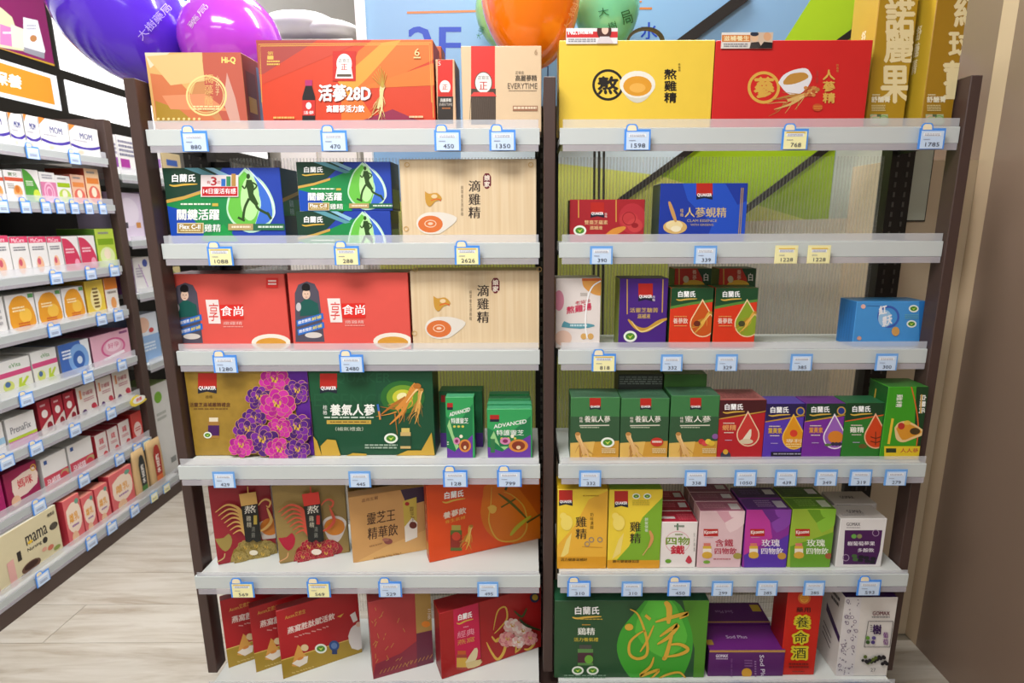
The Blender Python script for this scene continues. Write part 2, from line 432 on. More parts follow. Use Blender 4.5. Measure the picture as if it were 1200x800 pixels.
# ------------------------------------------------------------------ price tags
def price_tag(px, py, price, where, side=0, yellow=False, topper=True, frame=True, Y=None, X=None, zs=None, wd=.050, ht=.043):
    """side 0: on a rail facing the viewer; 1: on the left rack's rail facing the aisle"""
    if side == 0:
        c = P(px, py, Y=Y); o0 = Vector((c.x, Y - .0100, zs - .0445)); u = Vector((1, 0, 0)); n = Vector((0, -1, 0))
    else:
        c = P(px, py, X=X); o0 = Vector((X + .0085, c.y, zs - .052)); u = Vector((0, 1, 0)); n = Vector((1, 0, 0))
    up = Vector((0, 0, 1))
    e = empty('price_tag', o0, None)
    bw_ = wd if topper else wd * .9; hh = ht if topper else ht * .95
    def plate(name, a0, a1, b0, b1, d0, d1, m, par=None):
        V = [o0 + u * a + up * b + n * d for d in (d0, d1) for a, b in ((a0, b0), (a1, b0), (a1, b1), (a0, b1))]
        return mesh(name, V, [(0, 3, 2, 1), (4, 5, 6, 7), (0, 1, 5, 4), (1, 2, 6, 5), (2, 3, 7, 6), (3, 0, 4, 7)], m, parent=par or e, org=o0)
    blue = '#4f93ea' if topper else '#6fa6e6'
    fm = mat(blue if frame else '#efe7ae', .4)
    hol = plate('holder', -bw_ / 2, bw_ / 2, 0, hh, 0, .0015, fm)
    ins = .0045
    plate('card', -bw_ / 2 + (ins if frame else .001), bw_ / 2 - ins * .8, .001, hh - (ins + .001), .0015, .0022, mat('#f4eeb4' if yellow else '#c9dcf4', .5), hol)
    a = Art(e, o0 + n * .0022 - u * bw_ / 2, u, up, bw_, hh, True)
    if side == 0:
        a.rect(16, 22, 82, 38, '#f2f4f8', 'white_band')
        a.fine(20, 26, 78, 38, 2, '#9aa0b4'); a.fine(18, 52, 42, 58, 1, '#8d93a8')
        a.t(price, 34 if len(price) < 4 else 26, 88, 74 if len(price) < 4 else 80, 88, 20, '#4a4d5e')
        if yellow: a.rect(14, 14, 86, 20, '#e9c45a', 'white_band')
    else:
        a.rect(16, 22, 82, 40, '#eef2f8', 'white_band'); a.fine(22, 60, 76, 82, 2, '#8a93ad')
    a.done()
    if topper:
        sg = 1
        cx = -bw_ * .22 * sg
        def blob(name, r, d0, d1, m, par):
            pts = [(cx - r * 1.15, hh - .003)] + [(cx + r * 1.15 * math.cos(t), hh + .001 + r * (1.0 + .12 * math.sin(3 * t)) * math.sin(t)) for t in [math.pi - math.pi * i / 12 for i in range(13)]] + [(cx + r * 1.15, hh - .003)]
            V = [o0 + u * a_ + up * b_ + n * d for d in (d0, d1) for a_, b_ in pts]; q = len(pts)
            ob_ = mesh(name, V, [tuple(range(q)), tuple(range(2 * q - 1, q - 1, -1))] + [(i, (i + 1) % q, (i + 1) % q + q, i + q) for i in range(q)], m, parent=par, org=o0)
            return ob_
        tp_ = blob('topper', .0115, -.0002, .0012, fm, e); blob('cloud', .0085, .0012, .0019, mat('#f2e4c4', .5), tp_)
    lab = ('yellow' if yellow else 'pale blue') + ' price tag' + (' with cloud topper' if topper else '') + ' ' + where
    tag(e, lab, 'price tag', 'shelf price tags')
    return e
TAGS = [
 (0, 231, 161, '880', 0, 1, 'below the amber gradient carton'), (0, 393, 160, '470', 0, 1, 'reading 470 below the big red ginseng drink carton'),
 (0, 525, 158, '450', 0, 1, 'reading 450 below the slim red stick pack carton'), (0, 589, 158, '1350', 0, 1, 'reading 1350 below the tan stick pack carton'),
 (0, 746, 160, '1598', 0, 1, 'reading 1598 below the yellow chicken essence carton'), (0, 929, 161, '768', 1, 1, 'reading 768 below the red ginseng essence carton'),
 (0, 1088, 161, '1785', 0, 1, 'reading 1785 below the golden boxes'),
 (1, 261, 297, '1088', 1, 1, 'below the large blue and green runner carton'), (1, 408, 296, '288', 1, 1, 'below the two stacked runner cartons'), (1, 548, 293, '2626', 1, 1, 'below the upper wood-grain carton'),
 (1, 704, 297, '390', 0, 0, 'below the red jujube carton'), (1, 825, 297, '339', 0, 0, 'below the royal blue clam essence carton'),
 (1, 919, 296, '1228', 1, -1, 'on the empty shelf stretch, left of a pair'), (1, 957, 296, '1228', 1, -1, 'on the empty shelf stretch, right of a pair'),
 (2, 266, 418, '1280', 0, 1, 'reading 1280 below the left coral carton'), (2, 413, 416, '2480', 0, 1, 'reading 2480 below the middle coral carton'),
 (2, 707, 417, '818', 1, 1, 'below the white fruit-print carton'), (2, 786, 418, '332', 0, 0, 'reading 332 below the purple carton with gold ribbon'),
 (2, 850, 418, '329', 0, 0, 'reading 329 below the orange drop cartons'), (2, 937, 418, '385', 0, 0, 'reading 385 on the bare stretch of the third shelf'), (2, 1036, 418, '300', 0, 0, 'reading 300 below the sky blue carton'),
 (3, 265, 556, '429', 0, 0, 'reading 429 below the gold peony carton'), (3, 423, 556, '445', 0, 0, 'reading 445 below the dark green ginseng gift carton'),
 (3, 534, 552, '128', 0, 1, 'reading 128 below the narrow green carton'), (3, 597, 551, '799', 0, 1, 'reading 799 below the square green carton'),
 (3, 691, 556, '332', 0, 0, 'reading 332 below the first green ginseng carton'), (3, 814, 553, '338', 0, 0, 'reading 338 below the honey ginseng carton'), (3, 872, 553, '1050', 0, 0, 'reading 1050 below the red drop carton'),
 (3, 919, 553, '439', 0, 0, 'reading 439 below the purple carton with amber drop'), (3, 966, 552, '349', 0, 0, 'reading 349 below the violet carton with orange fruit'),
 (3, 1006, 552, '319', 0, 0, 'reading 319 below the green chicken essence carton'), (3, 1047, 551, '279', 0, 0, 'reading 279 below the carton lying on its side'),
 (4, 286, 683, '569', 1, 1, 'reading 569 below the dark red rooster carton'), (4, 375, 682, '569', 1, 1, 'reading 569 below the gold rooster carton'),
 (4, 458, 680, '529', 0, 1, 'reading 529 below the tan lingzhi carton'), (4, 572, 681, '495', 0, 0, 'reading 495 below the orange gift carton'),
 (4, 678, 681, '310', 0, 1, 'reading 310 below the all-yellow chicken essence carton'), (4, 740, 681, '310', 0, 0, 'reading 310 below the yellow and green carton'), (4, 795, 680, '450', 0, 1, 'reading 450 below the white and red iron carton'),
 (4, 845, 681, '299', 0, 0, 'reading 299 below the pale pink carton'), (4, 897, 681, '285', 0, 0, 'reading 285 below the purple rose drink carton'), (4, 952, 681, '285', 0, 0, 'reading 285 below the lime rose drink carton'),
 (4, 1016, 679, '593', 0, 1, 'reading 593 below the white berry drink carton'),
 (5, 345, 815, '650', 0, 1, 'below the front red swallow-nest carton'), (5, 472, 815, '520', 0, 1, 'below the dusty red carton'),
 (5, 870, 815, '410', 0, 1, 'below the purple enzyme carton'), (5, 1001, 815, '390', 0, 1, 'below the white floral carton'),
]
for s, px, py, pr, yl, tp, wh in TAGS:
    price_tag(px, py, pr, wh, 0, bool(yl), tp == 1, tp != -1, Y=FRONT[s] - .01, zs=SURF[s] + (.016 if s == 5 else 0), wd=.057 if s < 3 else .058)
# ------------------------------------------------------------------ print motifs
def emblem(a, x0, y0, x1, y1):
    """red over navy brand block with white lettering"""
    h = y1 - y0
    a.rect(x0, y0, x1, y0 + h * .72, '#b9281f', 'emblem')
    a.poly([(x0, y0 + h * .72), (x1, y0 + h * .72), (x1, y1), ((x0 + x1) / 2, y1 - h * .1), (x0, y1)], '#1f2233', 'emblem')
    a.t('QUAKER', x0 + 1, y0 + h * .84, x1 - 1, y0 + h * .84, h * .2, '#ffffff', .03, 'emblem')
def blh(a, x0, y0, x1, h, dy=0, col='#ffffff', sw='#d9b04a', sub=True):
    """white brand lettering with the golden swoosh under it"""
    a.t('白蘭氏', x0, y0, x1, y0 + dy, h, col, .03, 'brand_lettering')
    w = x1 - x0
    a.line([(x0 - w * .12, y0 + h * .38), (x0 + w * .1, y0 + h * .52), (x0 + w * .5, y0 + h * .36 + dy * .5), (x1 + w * .1, y0 + h * .28 + dy)], h * .26, sw, 'brand_swoosh', True)
def drop(a, cx, yt, yb, rw, fill, edge, ew=1.6, part='drop_print'):
    h = yb - yt
    def pts(k):
        r = rw * k; cy = yb - rw * 1.02
        L = [(cx, cy - (cy - yt) * k)]
        for i in range(15):
            t = -.42 + (math.pi + .84) * i / 14
            L.append((cx + r * math.cos(t), cy + r * 1.02 * math.sin(t)))
        return L
    a.poly(pts(1), edge, part); a.poly(pts(1 - ew / rw), fill, part)
def leaf_badge(a, cx, cy, r, ry=None, part='green_badge'):
    ry = ry or r * .8
    a.ell(cx, cy, r, ry, '#eef2e6', part); a.ell(cx, cy, r * .7, ry * .62, '#4c8a2c', part)
    a.poly([(cx - r * .4, cy - ry * .2), (cx, cy + ry * .4), (cx + r * .45, cy - ry * .35), (cx, cy)], '#c7dc5a', part)
def root_line(a, pts, w0, w1, col, part):
    """stroke that narrows from w0 to w1"""
    pts = smooth_pts(pts, 6); n = len(pts); L, R_ = [], []
    for i, p in enumerate(pts):
        p0, p1 = pts[max(0, i - 1)], pts[min(n - 1, i + 1)]; dx, dy = p1[0] - p0[0], p1[1] - p0[1]; l = math.hypot(dx, dy) or 1
        w = (w0 + (w1 - w0) * i / (n - 1)) / 2
        L.append((p[0] - dy / l * w, p[1] + dx / l * w)); R_.append((p[0] + dy / l * w, p[1] - dx / l * w))
    a.poly(L + R_[::-1], col, part)
def ginseng(a, x, y, L, ang, wd, col='#d9a35a', dark='#b5793a', part='ginseng_print', seed=1):
    r = random.Random(seed); dx, dy = math.cos(ang), math.sin(ang); px, py = -dy, dx
    def q(t, s): return (x + dx * L * t + px * wd * s, y + dy * L * t + py * wd * s)
    for i in range(11):
        t = .3 + .06 * i; s = (-1, 1)[i % 2]; ln = r.uniform(.25, .5)
        root_line(a, [q(t, 0), q(t + ln * .4, s * r.uniform(.3, .8)), q(t + ln, s * r.uniform(.6, 1.7))], wd * .16, wd * .04, dark if i % 3 else col, part)
    root_line(a, [q(.42, .1), q(.75, .7), q(1.15, 1.1)], wd * .55, wd * .08, dark, part)
    root_line(a, [q(.42, -.1), q(.75, -.5), q(1.2, -.3)], wd * .6, wd * .08, col, part)
    root_line(a, [q(0, 0), q(.15, .1), q(.4, -.05), q(.8, .15)], wd * .95, wd * .4, col, part)
    root_line(a, [q(.05, -.22), q(.2, -.16), q(.5, -.2)], wd * .22, wd * .06, '#f0cf92', part)
    for i in range(4): t = .1 + .11 * i; root_line(a, [q(t, .38), q(t + .02, .15)], wd * .06, wd * .03, dark, part)
    a.ell(x, y, wd * .42, wd * .3, dark, part)
def bowl(a, cx, cy, rx, ry, soup='#d98a2c', rim='#f0ede8', shade='#d2cdc8', part='bowl_print', depth=1.0):
    a.poly([(cx - rx, cy)] + [(cx - rx * math.cos(t) * (1 - .25 * math.sin(t)), cy + ry * (1 + depth) * math.sin(t)) for t in [math.pi * i / 12 for i in range(1, 12)]] + [(cx + rx, cy)], shade, part)
    a.ell(cx, cy, rx, ry, rim, part); a.ell(cx, cy + ry * .12, rx * .8, ry * .74, soup, part); a.ell(cx, cy + ry * .25, rx * .45, ry * .35, '#eab04e', part)
def bottle(a, cx, y0, y1, w, body, cap, lab, part='bottle_print', glass=None):
    h = y1 - y0
    a.rect(cx - w * .28, y0, cx + w * .28, y0 + h * .14, cap, part)
    a.poly([(cx - w * .25, y0 + h * .14), (cx + w * .25, y0 + h * .14), (cx + w * .5, y0 + h * .42), (cx + w * .5, y1), (cx - w * .5, y1), (cx - w * .5, y0 + h * .42)], body, part)
    a.rect(cx - w * .5, y0 + h * .5, cx + w * .5, y1 - h * .12, lab, part)
def jar(a, cx, y0, y1, w, cap, lab, body, part='jar_print'):
    h = y1 - y0
    a.rect(cx - w * .4, y0, cx + w * .4, y0 + h * .2, cap, part); a.rect(cx - w * .5, y0 + h * .2, cx + w * .5, y1, body, part)
    a.rect(cx - w * .5, y0 + h * .38, cx + w * .5, y1 - h * .12, lab, part)
def peony(a, cx, cy, r, cols, part='peony_print', seed=1, edge='#d9a55c'):
    rr = random.Random(seed)
    for k, (q, n) in enumerate(((1, 9), (.72, 7), (.42, 6))):
        for i in range(n):
            t = 2 * math.pi * i / n + rr.random() * .4 + k
            x, y = cx + r * q * .72 * math.cos(t), cy + r * q * .6 * math.sin(t); s = r * q * .46
            a.ell(x, y, s, s * .85, edge, part, t, 12); a.ell(x, y, s * .93, s * .79, cols[(i + k) % len(cols)], part, t, 12)
    for i in range(7): a.ell(cx + r * .2 * math.cos(i), cy - r * .1 + r * .16 * math.sin(i * 1.7), r * .06, r * .1, '#d9b04a', part)
def runner(a, k):
    """printed running figure, drawn in the 190..334 frame of the first carton"""
    g = '#2f4b22'; T = k
    def q(x, y): return T(x, y)
    a.ell(*q(291, 206), T.s * 2.2, T.s * 3.2, g, 'runner_print')
    a.poly([q(*p) for p in ((289, 210), (295, 210), (298, 218), (297, 226), (303, 238), (301, 242), (292, 233), (290, 222), (288, 216))], g, 'runner_print')
    a.line([q(300, 238), q(303, 244), q(316, 251)], T.s * 3, g, 'runner_print'); a.line([q(313, 248), q(318, 256)], T.s * 3, g, 'runner_print')
    a.line([q(292, 232), q(287, 243), q(285, 256)], T.s * 3, g, 'runner_print'); a.line([q(279, 254), q(287, 258)], T.s * 2.6, g, 'runner_print')
    a.line([q(290, 213), q(287, 220), q(284, 217)], T.s * 1.8, g, 'runner_print'); a.line([q(296, 213), q(301, 217), q(297, 222)], T.s * 1.8, g, 'runner_print')
S1, S2, S3, S4, S5, S6 = [z + .0007 for z in SURF]
# ------------------------------------------------------------------ top shelf
a = carton('gift_carton', 'amber and copper gradient gift carton with gold ring, at the left post', 169.6, 282, 61.5, S1, 1.338, .12, ('#c48656', '#8e3328', '#b98a5a'))
a.poly([(169, 61), (240, 61), (215, 143), (180, 143)], '#d2a768'); a.poly([(169, 61), (200, 61), (176, 80)], '#d9cdb0')
a.poly([(176, 86), (205, 90), (255, 143), (184, 143)], '#c9744a'); a.poly([(237, 61), (284, 61), (290, 143), (262, 143), (240, 100)], '#b75a48')
a.poly([(172, 66), (236, 61), (240, 95), (200, 100)], '#d8b67c'); a.poly([(182, 118), (210, 128), (228, 143), (184, 143)], '#a8842f')
a.poly([(190, 112), (240, 110), (268, 130), (200, 128)], '#d98b62'); a.poly([(262, 120), (266, 85), (276, 115), (282, 143), (270, 143)], '#c99a8c')
a.ring(242, 112, 24, 2.2, '#e8cf8a', 'gold_ring'); a.ring(242, 112, 20.5, .8, '#e8cf8a', 'gold_ring')
a.t('Hi-Q', 260, 75, 276, 75, 8, '#f3d878', .04); a.tv('褐藻醣', 245, 86, 124, 10, '#e0b070', 0); a.tv('小分子', 255, 88, 112, 4.5, '#ecd9a0'); a.fine(226, 124, 258, 130, 2, '#ecd9a0')
for i in range(9): a.ell(186 + i * 6, 139.5, 1.6, 1.6, '#e8cf8a', 'gold_dots')
a.done(); sr = side_right(a); sr.rect(10, 20, 48, 96, '#6a2723'); sr.rect(55, 8, 98, 96, '#6f7c9c'); sr.rect(14, 52, 44, 72, '#b78d3c'); sr.done()
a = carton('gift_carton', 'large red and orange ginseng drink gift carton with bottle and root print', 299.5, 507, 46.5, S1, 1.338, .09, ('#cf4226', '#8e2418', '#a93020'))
a.poly([(300, 47), (372, 47), (310, 87), (303, 87)], '#a3453f'); a.poly([(372, 47), (430, 47), (305, 100), (304, 88), (310, 86)], '#c4442f')
a.poly([(400, 105), (420, 60), (436, 47), (508, 47), (508, 70), (420, 110), (440, 141), (400, 141)], '#d8702c'); a.poly([(396, 96), (448, 50), (470, 47), (430, 92), (408, 112)], '#e09a3c')
a.poly([(418, 104), (508, 74), (510, 100), (440, 103)], '#d6762e'); a.poly([(425, 141), (460, 128), (490, 141)], '#8f2a4a')
for q in ([(305, 141), (303, 52), (505, 50), (508, 138)], [(307, 120), (305, 54), (503, 52), (506, 120)]): a.line(q, .9, '#d9a54e', 'gold_border', sm=0)
a.tv('第一', 317, 60, 70, 7, '#dcb45a'); a.fine(313, 71, 328, 78, 2, '#dcb45a')
a.rect(390, 60, 417, 95, '#c4281e', 'crest'); a.ell(403.5, 75, 9, 12, '#e9e6e2', 'crest'); a.poly([(393, 92), (395, 80), (412, 80), (414, 92)], '#e9e6e2', 'crest'); a.t('正官庄', 397, 73, 410, 73, 4, '#3c3c44', 0, 'crest'); a.t('正', 400, 82, 407, 82, 7, '#c4281e', .02, 'crest'); a.rect(395, 87, 412, 90, '#5a4a3c', 'crest')
bottle(a, 362, 94, 141, 15, '#221a1c', '#b0306a', '#c8322c'); a.t('活蔘', 356, 134, 368, 134, 4, '#ffffff'); a.ell(362, 124, 3.2, 4, '#efece8', 'bottle_print')
for d_, c_ in ((1.0, '#7a2a1c'), (0, '#ffffff')): a.t('活蔘28D', 374 + d_, 118.5 + d_ * .6, 434 + d_, 118.5 + d_ * .6, 19, c_, .035)
a.t('高麗蔘活力飲', 383, 131.5, 427, 131.5, 8, '#ffffff', .03)
ginseng(a, 449, 101, 34, 1.75, 6.5, '#e6cf94', '#b98d50', seed=3); 
for i in range(8): a.line([(449, 103), (446 + (i - 4) * 2.4, 78 + abs(i - 4) * 3)], .7, '#b99a3e', 'ginseng_print', sm=0)
a.t('6', 486, 66, 492, 66, 9, '#e8d49a'); a.fine(485, 67, 493, 70, 1, '#e8d49a'); a.fine(480, 136, 496, 140, 1, '#e8c89a'); a.fine(321, 137, 346, 141, 1, '#e8b060')
a.done()
a = carton('stick_pack_carton', 'slim red and black ginseng stick pack carton on the top shelf', 510, 532.5, 69.5, S1, 1.345, .09, ('#d9b38c', '#7a5a3c', '#b8946c'))
a.rect(513, 70, 530.5, 113, '#d22a22'); a.rect(513, 113, 531, 145, '#2f2823'); a.ell(521.5, 102, 6.5, 8, '#e6e2dd', 'crest'); a.t('正', 518.5, 105, 524.5, 105, 6, '#c4281e', .02, 'crest'); a.rect(514, 108, 530, 112, '#c4281e', 'crest')
a.t('高麗蔘精', 516, 119.5, 529, 119.5, 4.2, '#e8e2da', .02); a.t('EVERYTIME', 515, 124, 530, 124, 3, '#c8beb4'); a.fine(518, 126, 528, 129, 1, '#b06c3c'); a.t('5', 513.5, 77, 516.5, 77, 5, '#f0d8d0'); a.done()
a = carton('stick_pack_carton', 'wide tan ginseng stick pack carton with red and dark band', 540, 634.5, 53.7, S1, 1.345, .09, ('#dcc09c', '#a8865e', '#c8a880'))
a.rect(552, 54, 580, 106, '#d8302a'); a.rect(552, 104, 581, 146, '#4a3c32')
for i in range(14): a.line([(552 + i * 2.2, 114 + (i % 3)), (553 + i * 2.2 - 3, 144)], .5, '#5c4d40', sm=0)
a.ell(566.5, 97, 10.5, 13, '#e6e2dd', 'crest'); a.ring(566.5, 97, 10.5, 1, '#5a4a3c', 'crest', 13); a.t('正官庄', 560, 93, 573, 93, 4, '#4a4440', 0, 'crest'); a.t('正', 562, 105, 571, 105, 9, '#c4281e', .02, 'crest'); a.poly([(555, 108), (578, 108), (582, 113), (551, 113)], '#d6433c', 'crest')
a.t('正官庄', 604, 87, 614, 87, 3.6, '#4a4038'); a.t('高麗蔘精', 604, 95, 629, 95, 7, '#3c332c', .015); a.t('EVERYTIME', 595, 104, 629.5, 104, 6.5, '#6a5c4e'); a.line([(596, 106.3), (629, 106.3)], .5, '#6a5c4e', sm=0)
a.rect(601, 124, 630, 130, '#9a6c50'); a.fine(602, 125, 629, 130, 1, '#e6cdb0'); a.t('6', 626, 64, 630, 64, 6, '#b89a78'); a.done()
a = carton('stick_pack_carton', 'orange-brown carton peeking out behind the slim red one', 503, 517, 54, S1, 1.44, .06, ('#b5562c', '#8e3c1c', '#a04a24')); a.rect(508, 55, 512, 75, '#c8702e'); a.done()
# yellow chicken essence and red ginseng essence
def brush(a, ch, x0, y, x1, h, col, part='brush_lettering'): a.t(ch, x0, y, x1, y, h, col, .045, part)
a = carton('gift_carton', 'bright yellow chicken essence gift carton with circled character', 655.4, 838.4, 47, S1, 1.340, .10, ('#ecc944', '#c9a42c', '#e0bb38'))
a.ring(712.5, 99.5, 18.5, 3, '#1f1712', 'ring_logo'); brush(a, '熬', 701, 110, 724, 20, '#1f1712'); bowl(a, 747, 99, 21, 16, '#dd9a2a', '#ebe7da', '#d4cfbd', depth=.35)
a.tv('熬雞精', 785.5, 80, 121, 14, '#1f1712', .03); a.tv('熬雞精', 796, 74, 84, 2.6, '#5a4a1c'); a.done()
st = carton('promo_sticker', 'white and red promotional sticker with a long-haired woman on the yellow carton', 663.5, 724, 33, P(700, 51.5, Y=1.338).z, 1.3368, .0012, ('#e9e6e6', '#d6d0d0', '#d6d0d0'), 'sticker', bev=.0002)
st.rect(664, 37, 724, 44, '#cf2b2e'); st.t('No.1', 666, 40.5, 678, 40.5, 7, '#ffffff', .04); st.t('熬雞精', 679, 40, 695, 40, 5, '#ffffff', .03); st.fine(666, 45.5, 698, 50, 2, '#9a9aa4')
st.ell(708, 36, 8.5, 12, '#4a2620', 'portrait_print'); st.ell(709, 35, 4, 5.5, '#e9c4b0', 'portrait_print'); st.poly([(699, 51), (703, 43), (714, 43), (719, 51)], '#d9cfd2', 'portrait_print'); st.done()
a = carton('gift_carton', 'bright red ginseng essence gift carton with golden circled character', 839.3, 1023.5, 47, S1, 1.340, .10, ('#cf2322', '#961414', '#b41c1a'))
a.ring(895, 102.5, 19, 3.4, '#d9a94a', 'ring_logo'); brush(a, '蔘', 884, 114, 907, 23, '#d9a94a')
a.poly([(912, 97), (918, 88), (930, 82), (944, 80), (950, 86), (951, 93), (944, 105), (934, 111), (922, 109)], '#e4e2e6', 'bowl_print', 3); a.poly([(918, 95), (926, 87), (942, 85), (947, 91), (932, 98), (919, 99)], '#bf8b3e', 'bowl_print', 3)
ginseng(a, 957, 105, 46, 2.75, 8, '#d8b06a', '#b5803f', seed=5)
for i in range(9): a.ell(944 + (i % 3) * 4.5, 103 + (i // 3) * 4.2, 2.4, 2.1, '#b5562c' if i % 2 else '#d08a4a', 'ginseng_print')
a.tv('人蔘精', 971, 81, 121.5, 14, '#dcae52', .035); a.tv('熬雞精', 981, 75, 85, 2.6, '#c98d44'); a.tv('濃醇', 957, 82, 98, 3, '#b5443a'); a.ell(957.5, 126, 6, 4.5, '#c9542a'); a.fine(953, 124, 963, 129, 2, '#d98a3a'); a.done()
st = carton('promo_sticker', 'orange and white promotional sticker with two people on the red carton', 846, 906, 38, P(876, 57, Y=1.338).z, 1.3368, .0012, ('#e2ddd6', '#c8c0b8', '#c8c0b8'), 'sticker', bev=.0002)
st.rect(846, 41, 880, 49, '#d27a2c'); st.t('滋補養生', 848, 48, 878, 48, 6, '#f3e2b4', .03); st.fine(848, 51, 876, 56, 2, '#8a8a90'); st.rect(879, 38, 906, 56.5, '#cfb9a4', 'portrait_print')
st.ell(884, 44, 4.5, 5, '#e0b896', 'portrait_print'); st.poly([(878, 57), (880, 50), (889, 49), (893, 57)], '#3a3634', 'portrait_print'); st.ell(899, 43, 4.5, 5, '#d9a67e', 'portrait_print'); st.poly([(889, 57), (895, 49), (905, 50), (906, 57)], '#1f1c1c', 'portrait_print'); st.ell(884, 40, 5, 2.6, '#2a3040', 'portrait_print'); st.done()
# black ribbon handle on the yellow carton
V, Fc = [], []
hc = P(756, 49, Y=1.39); n = 16
for i in range(n + 1):
    t = math.pi * i / n
    for r_ in (.043, .037):
        for y_ in (1.383, 1.397): V.append((hc.x + r_ * 1.0 * math.cos(t), y_, hc.z + r_ * .72 * math.sin(t) - .002))
for i in range(n):
    b_ = 4 * i
    for f in ((0, 1, 5, 4), (2, 6, 7, 3), (0, 4, 6, 2), (1, 3, 7, 5)): Fc.append(tuple(j + b_ for j in f))
yc = [o for o in COL.objects if o.get('label', '').startswith('bright yellow chicken')][0]
mesh('ribbon_handle', V, Fc, mat('#3a3212', .5), parent=yc, org=yc.location)
# two tall golden boxes
for k, (xl, xr, xb0, title, yy, lab) in enumerate(((1031.5, 1075.5, 1014, '諾麗果', 1.372, 'tall golden noni tea box standing beside the red carton'), (1100.5, 1149.5, 1079, '紅球薑', 1.336, 'tall golden ginger tea box nearest the right post'))):
    xs = (1014.5, 1079.5)[k]; x0 = P(xs, 140, Y=yy).x; x1 = P((1059, 1115)[k], 140, Y=yy).x
    top = S1 + .33
    o = carton_mesh('tea_box', (x0, yy, S1), (1, 0, 0), x1 - x0, .105, top - S1, (('#b08a1c', '#a8861f')[k] if k == 0 else '#a37a16', '#b89a2a', '#b89a2a'))
    tag(o, lab, 'box', 'tall golden tea boxes')
    a = Art(o, (x0, yy, S1), (1, 0, 0), (0, 0, 1), x1 - x0, top - S1)
    if k == 0: cs = [(1050, -2, 41, 26), (1049, 36, 73, 27), (1044, 78, 120, 26)]
    else: cs = [(1131, -6, 31, 27), (1125, 36, 68, 28), (1118, 72, 115, 26)]
    for ch, (cx_, ya, yb, ww) in zip(title, cs): a.t(ch, cx_ - ww / 2 + 1, yb, cx_ + ww / 2 + (8 if k == 0 else 6), yb, yb - ya, '#e6d5a4', .03, 'brush_lettering')
    bx = (1021, 1086)[k]
    a.t('舒醣菁', bx, 120, bx + 22, 120, 7, '#ece4c8', .03); a.fine(bx + 1, 110.5, bx + 10, 113, 1, '#e0d4a8'); a.fine(bx, 123, bx + 16, 131, 4, '#d8c98e')
    a.rect(bx - 2, 134, bx + 19, 146, '#a9b48a', 'pattern_patch'); a.ring(bx + 4, 141, 6, 1.2, '#d8a88a', 'pattern_patch'); a.ring(bx + 14, 141, 6, 1.2, '#7fa85a', 'pattern_patch'); a.rect(bx + 6, 134, bx + 11, 137, '#5a6a4a', 'pattern_patch'); a.done()
    s_ = Art(o, (x0, yy + .105, S1), (0, -1, 0), (0, 0, 1), .105, top - S1, True); s_.tv('舒醣菁', 55, 30, 62, 16, '#e6dcb8', .02); s_.done()
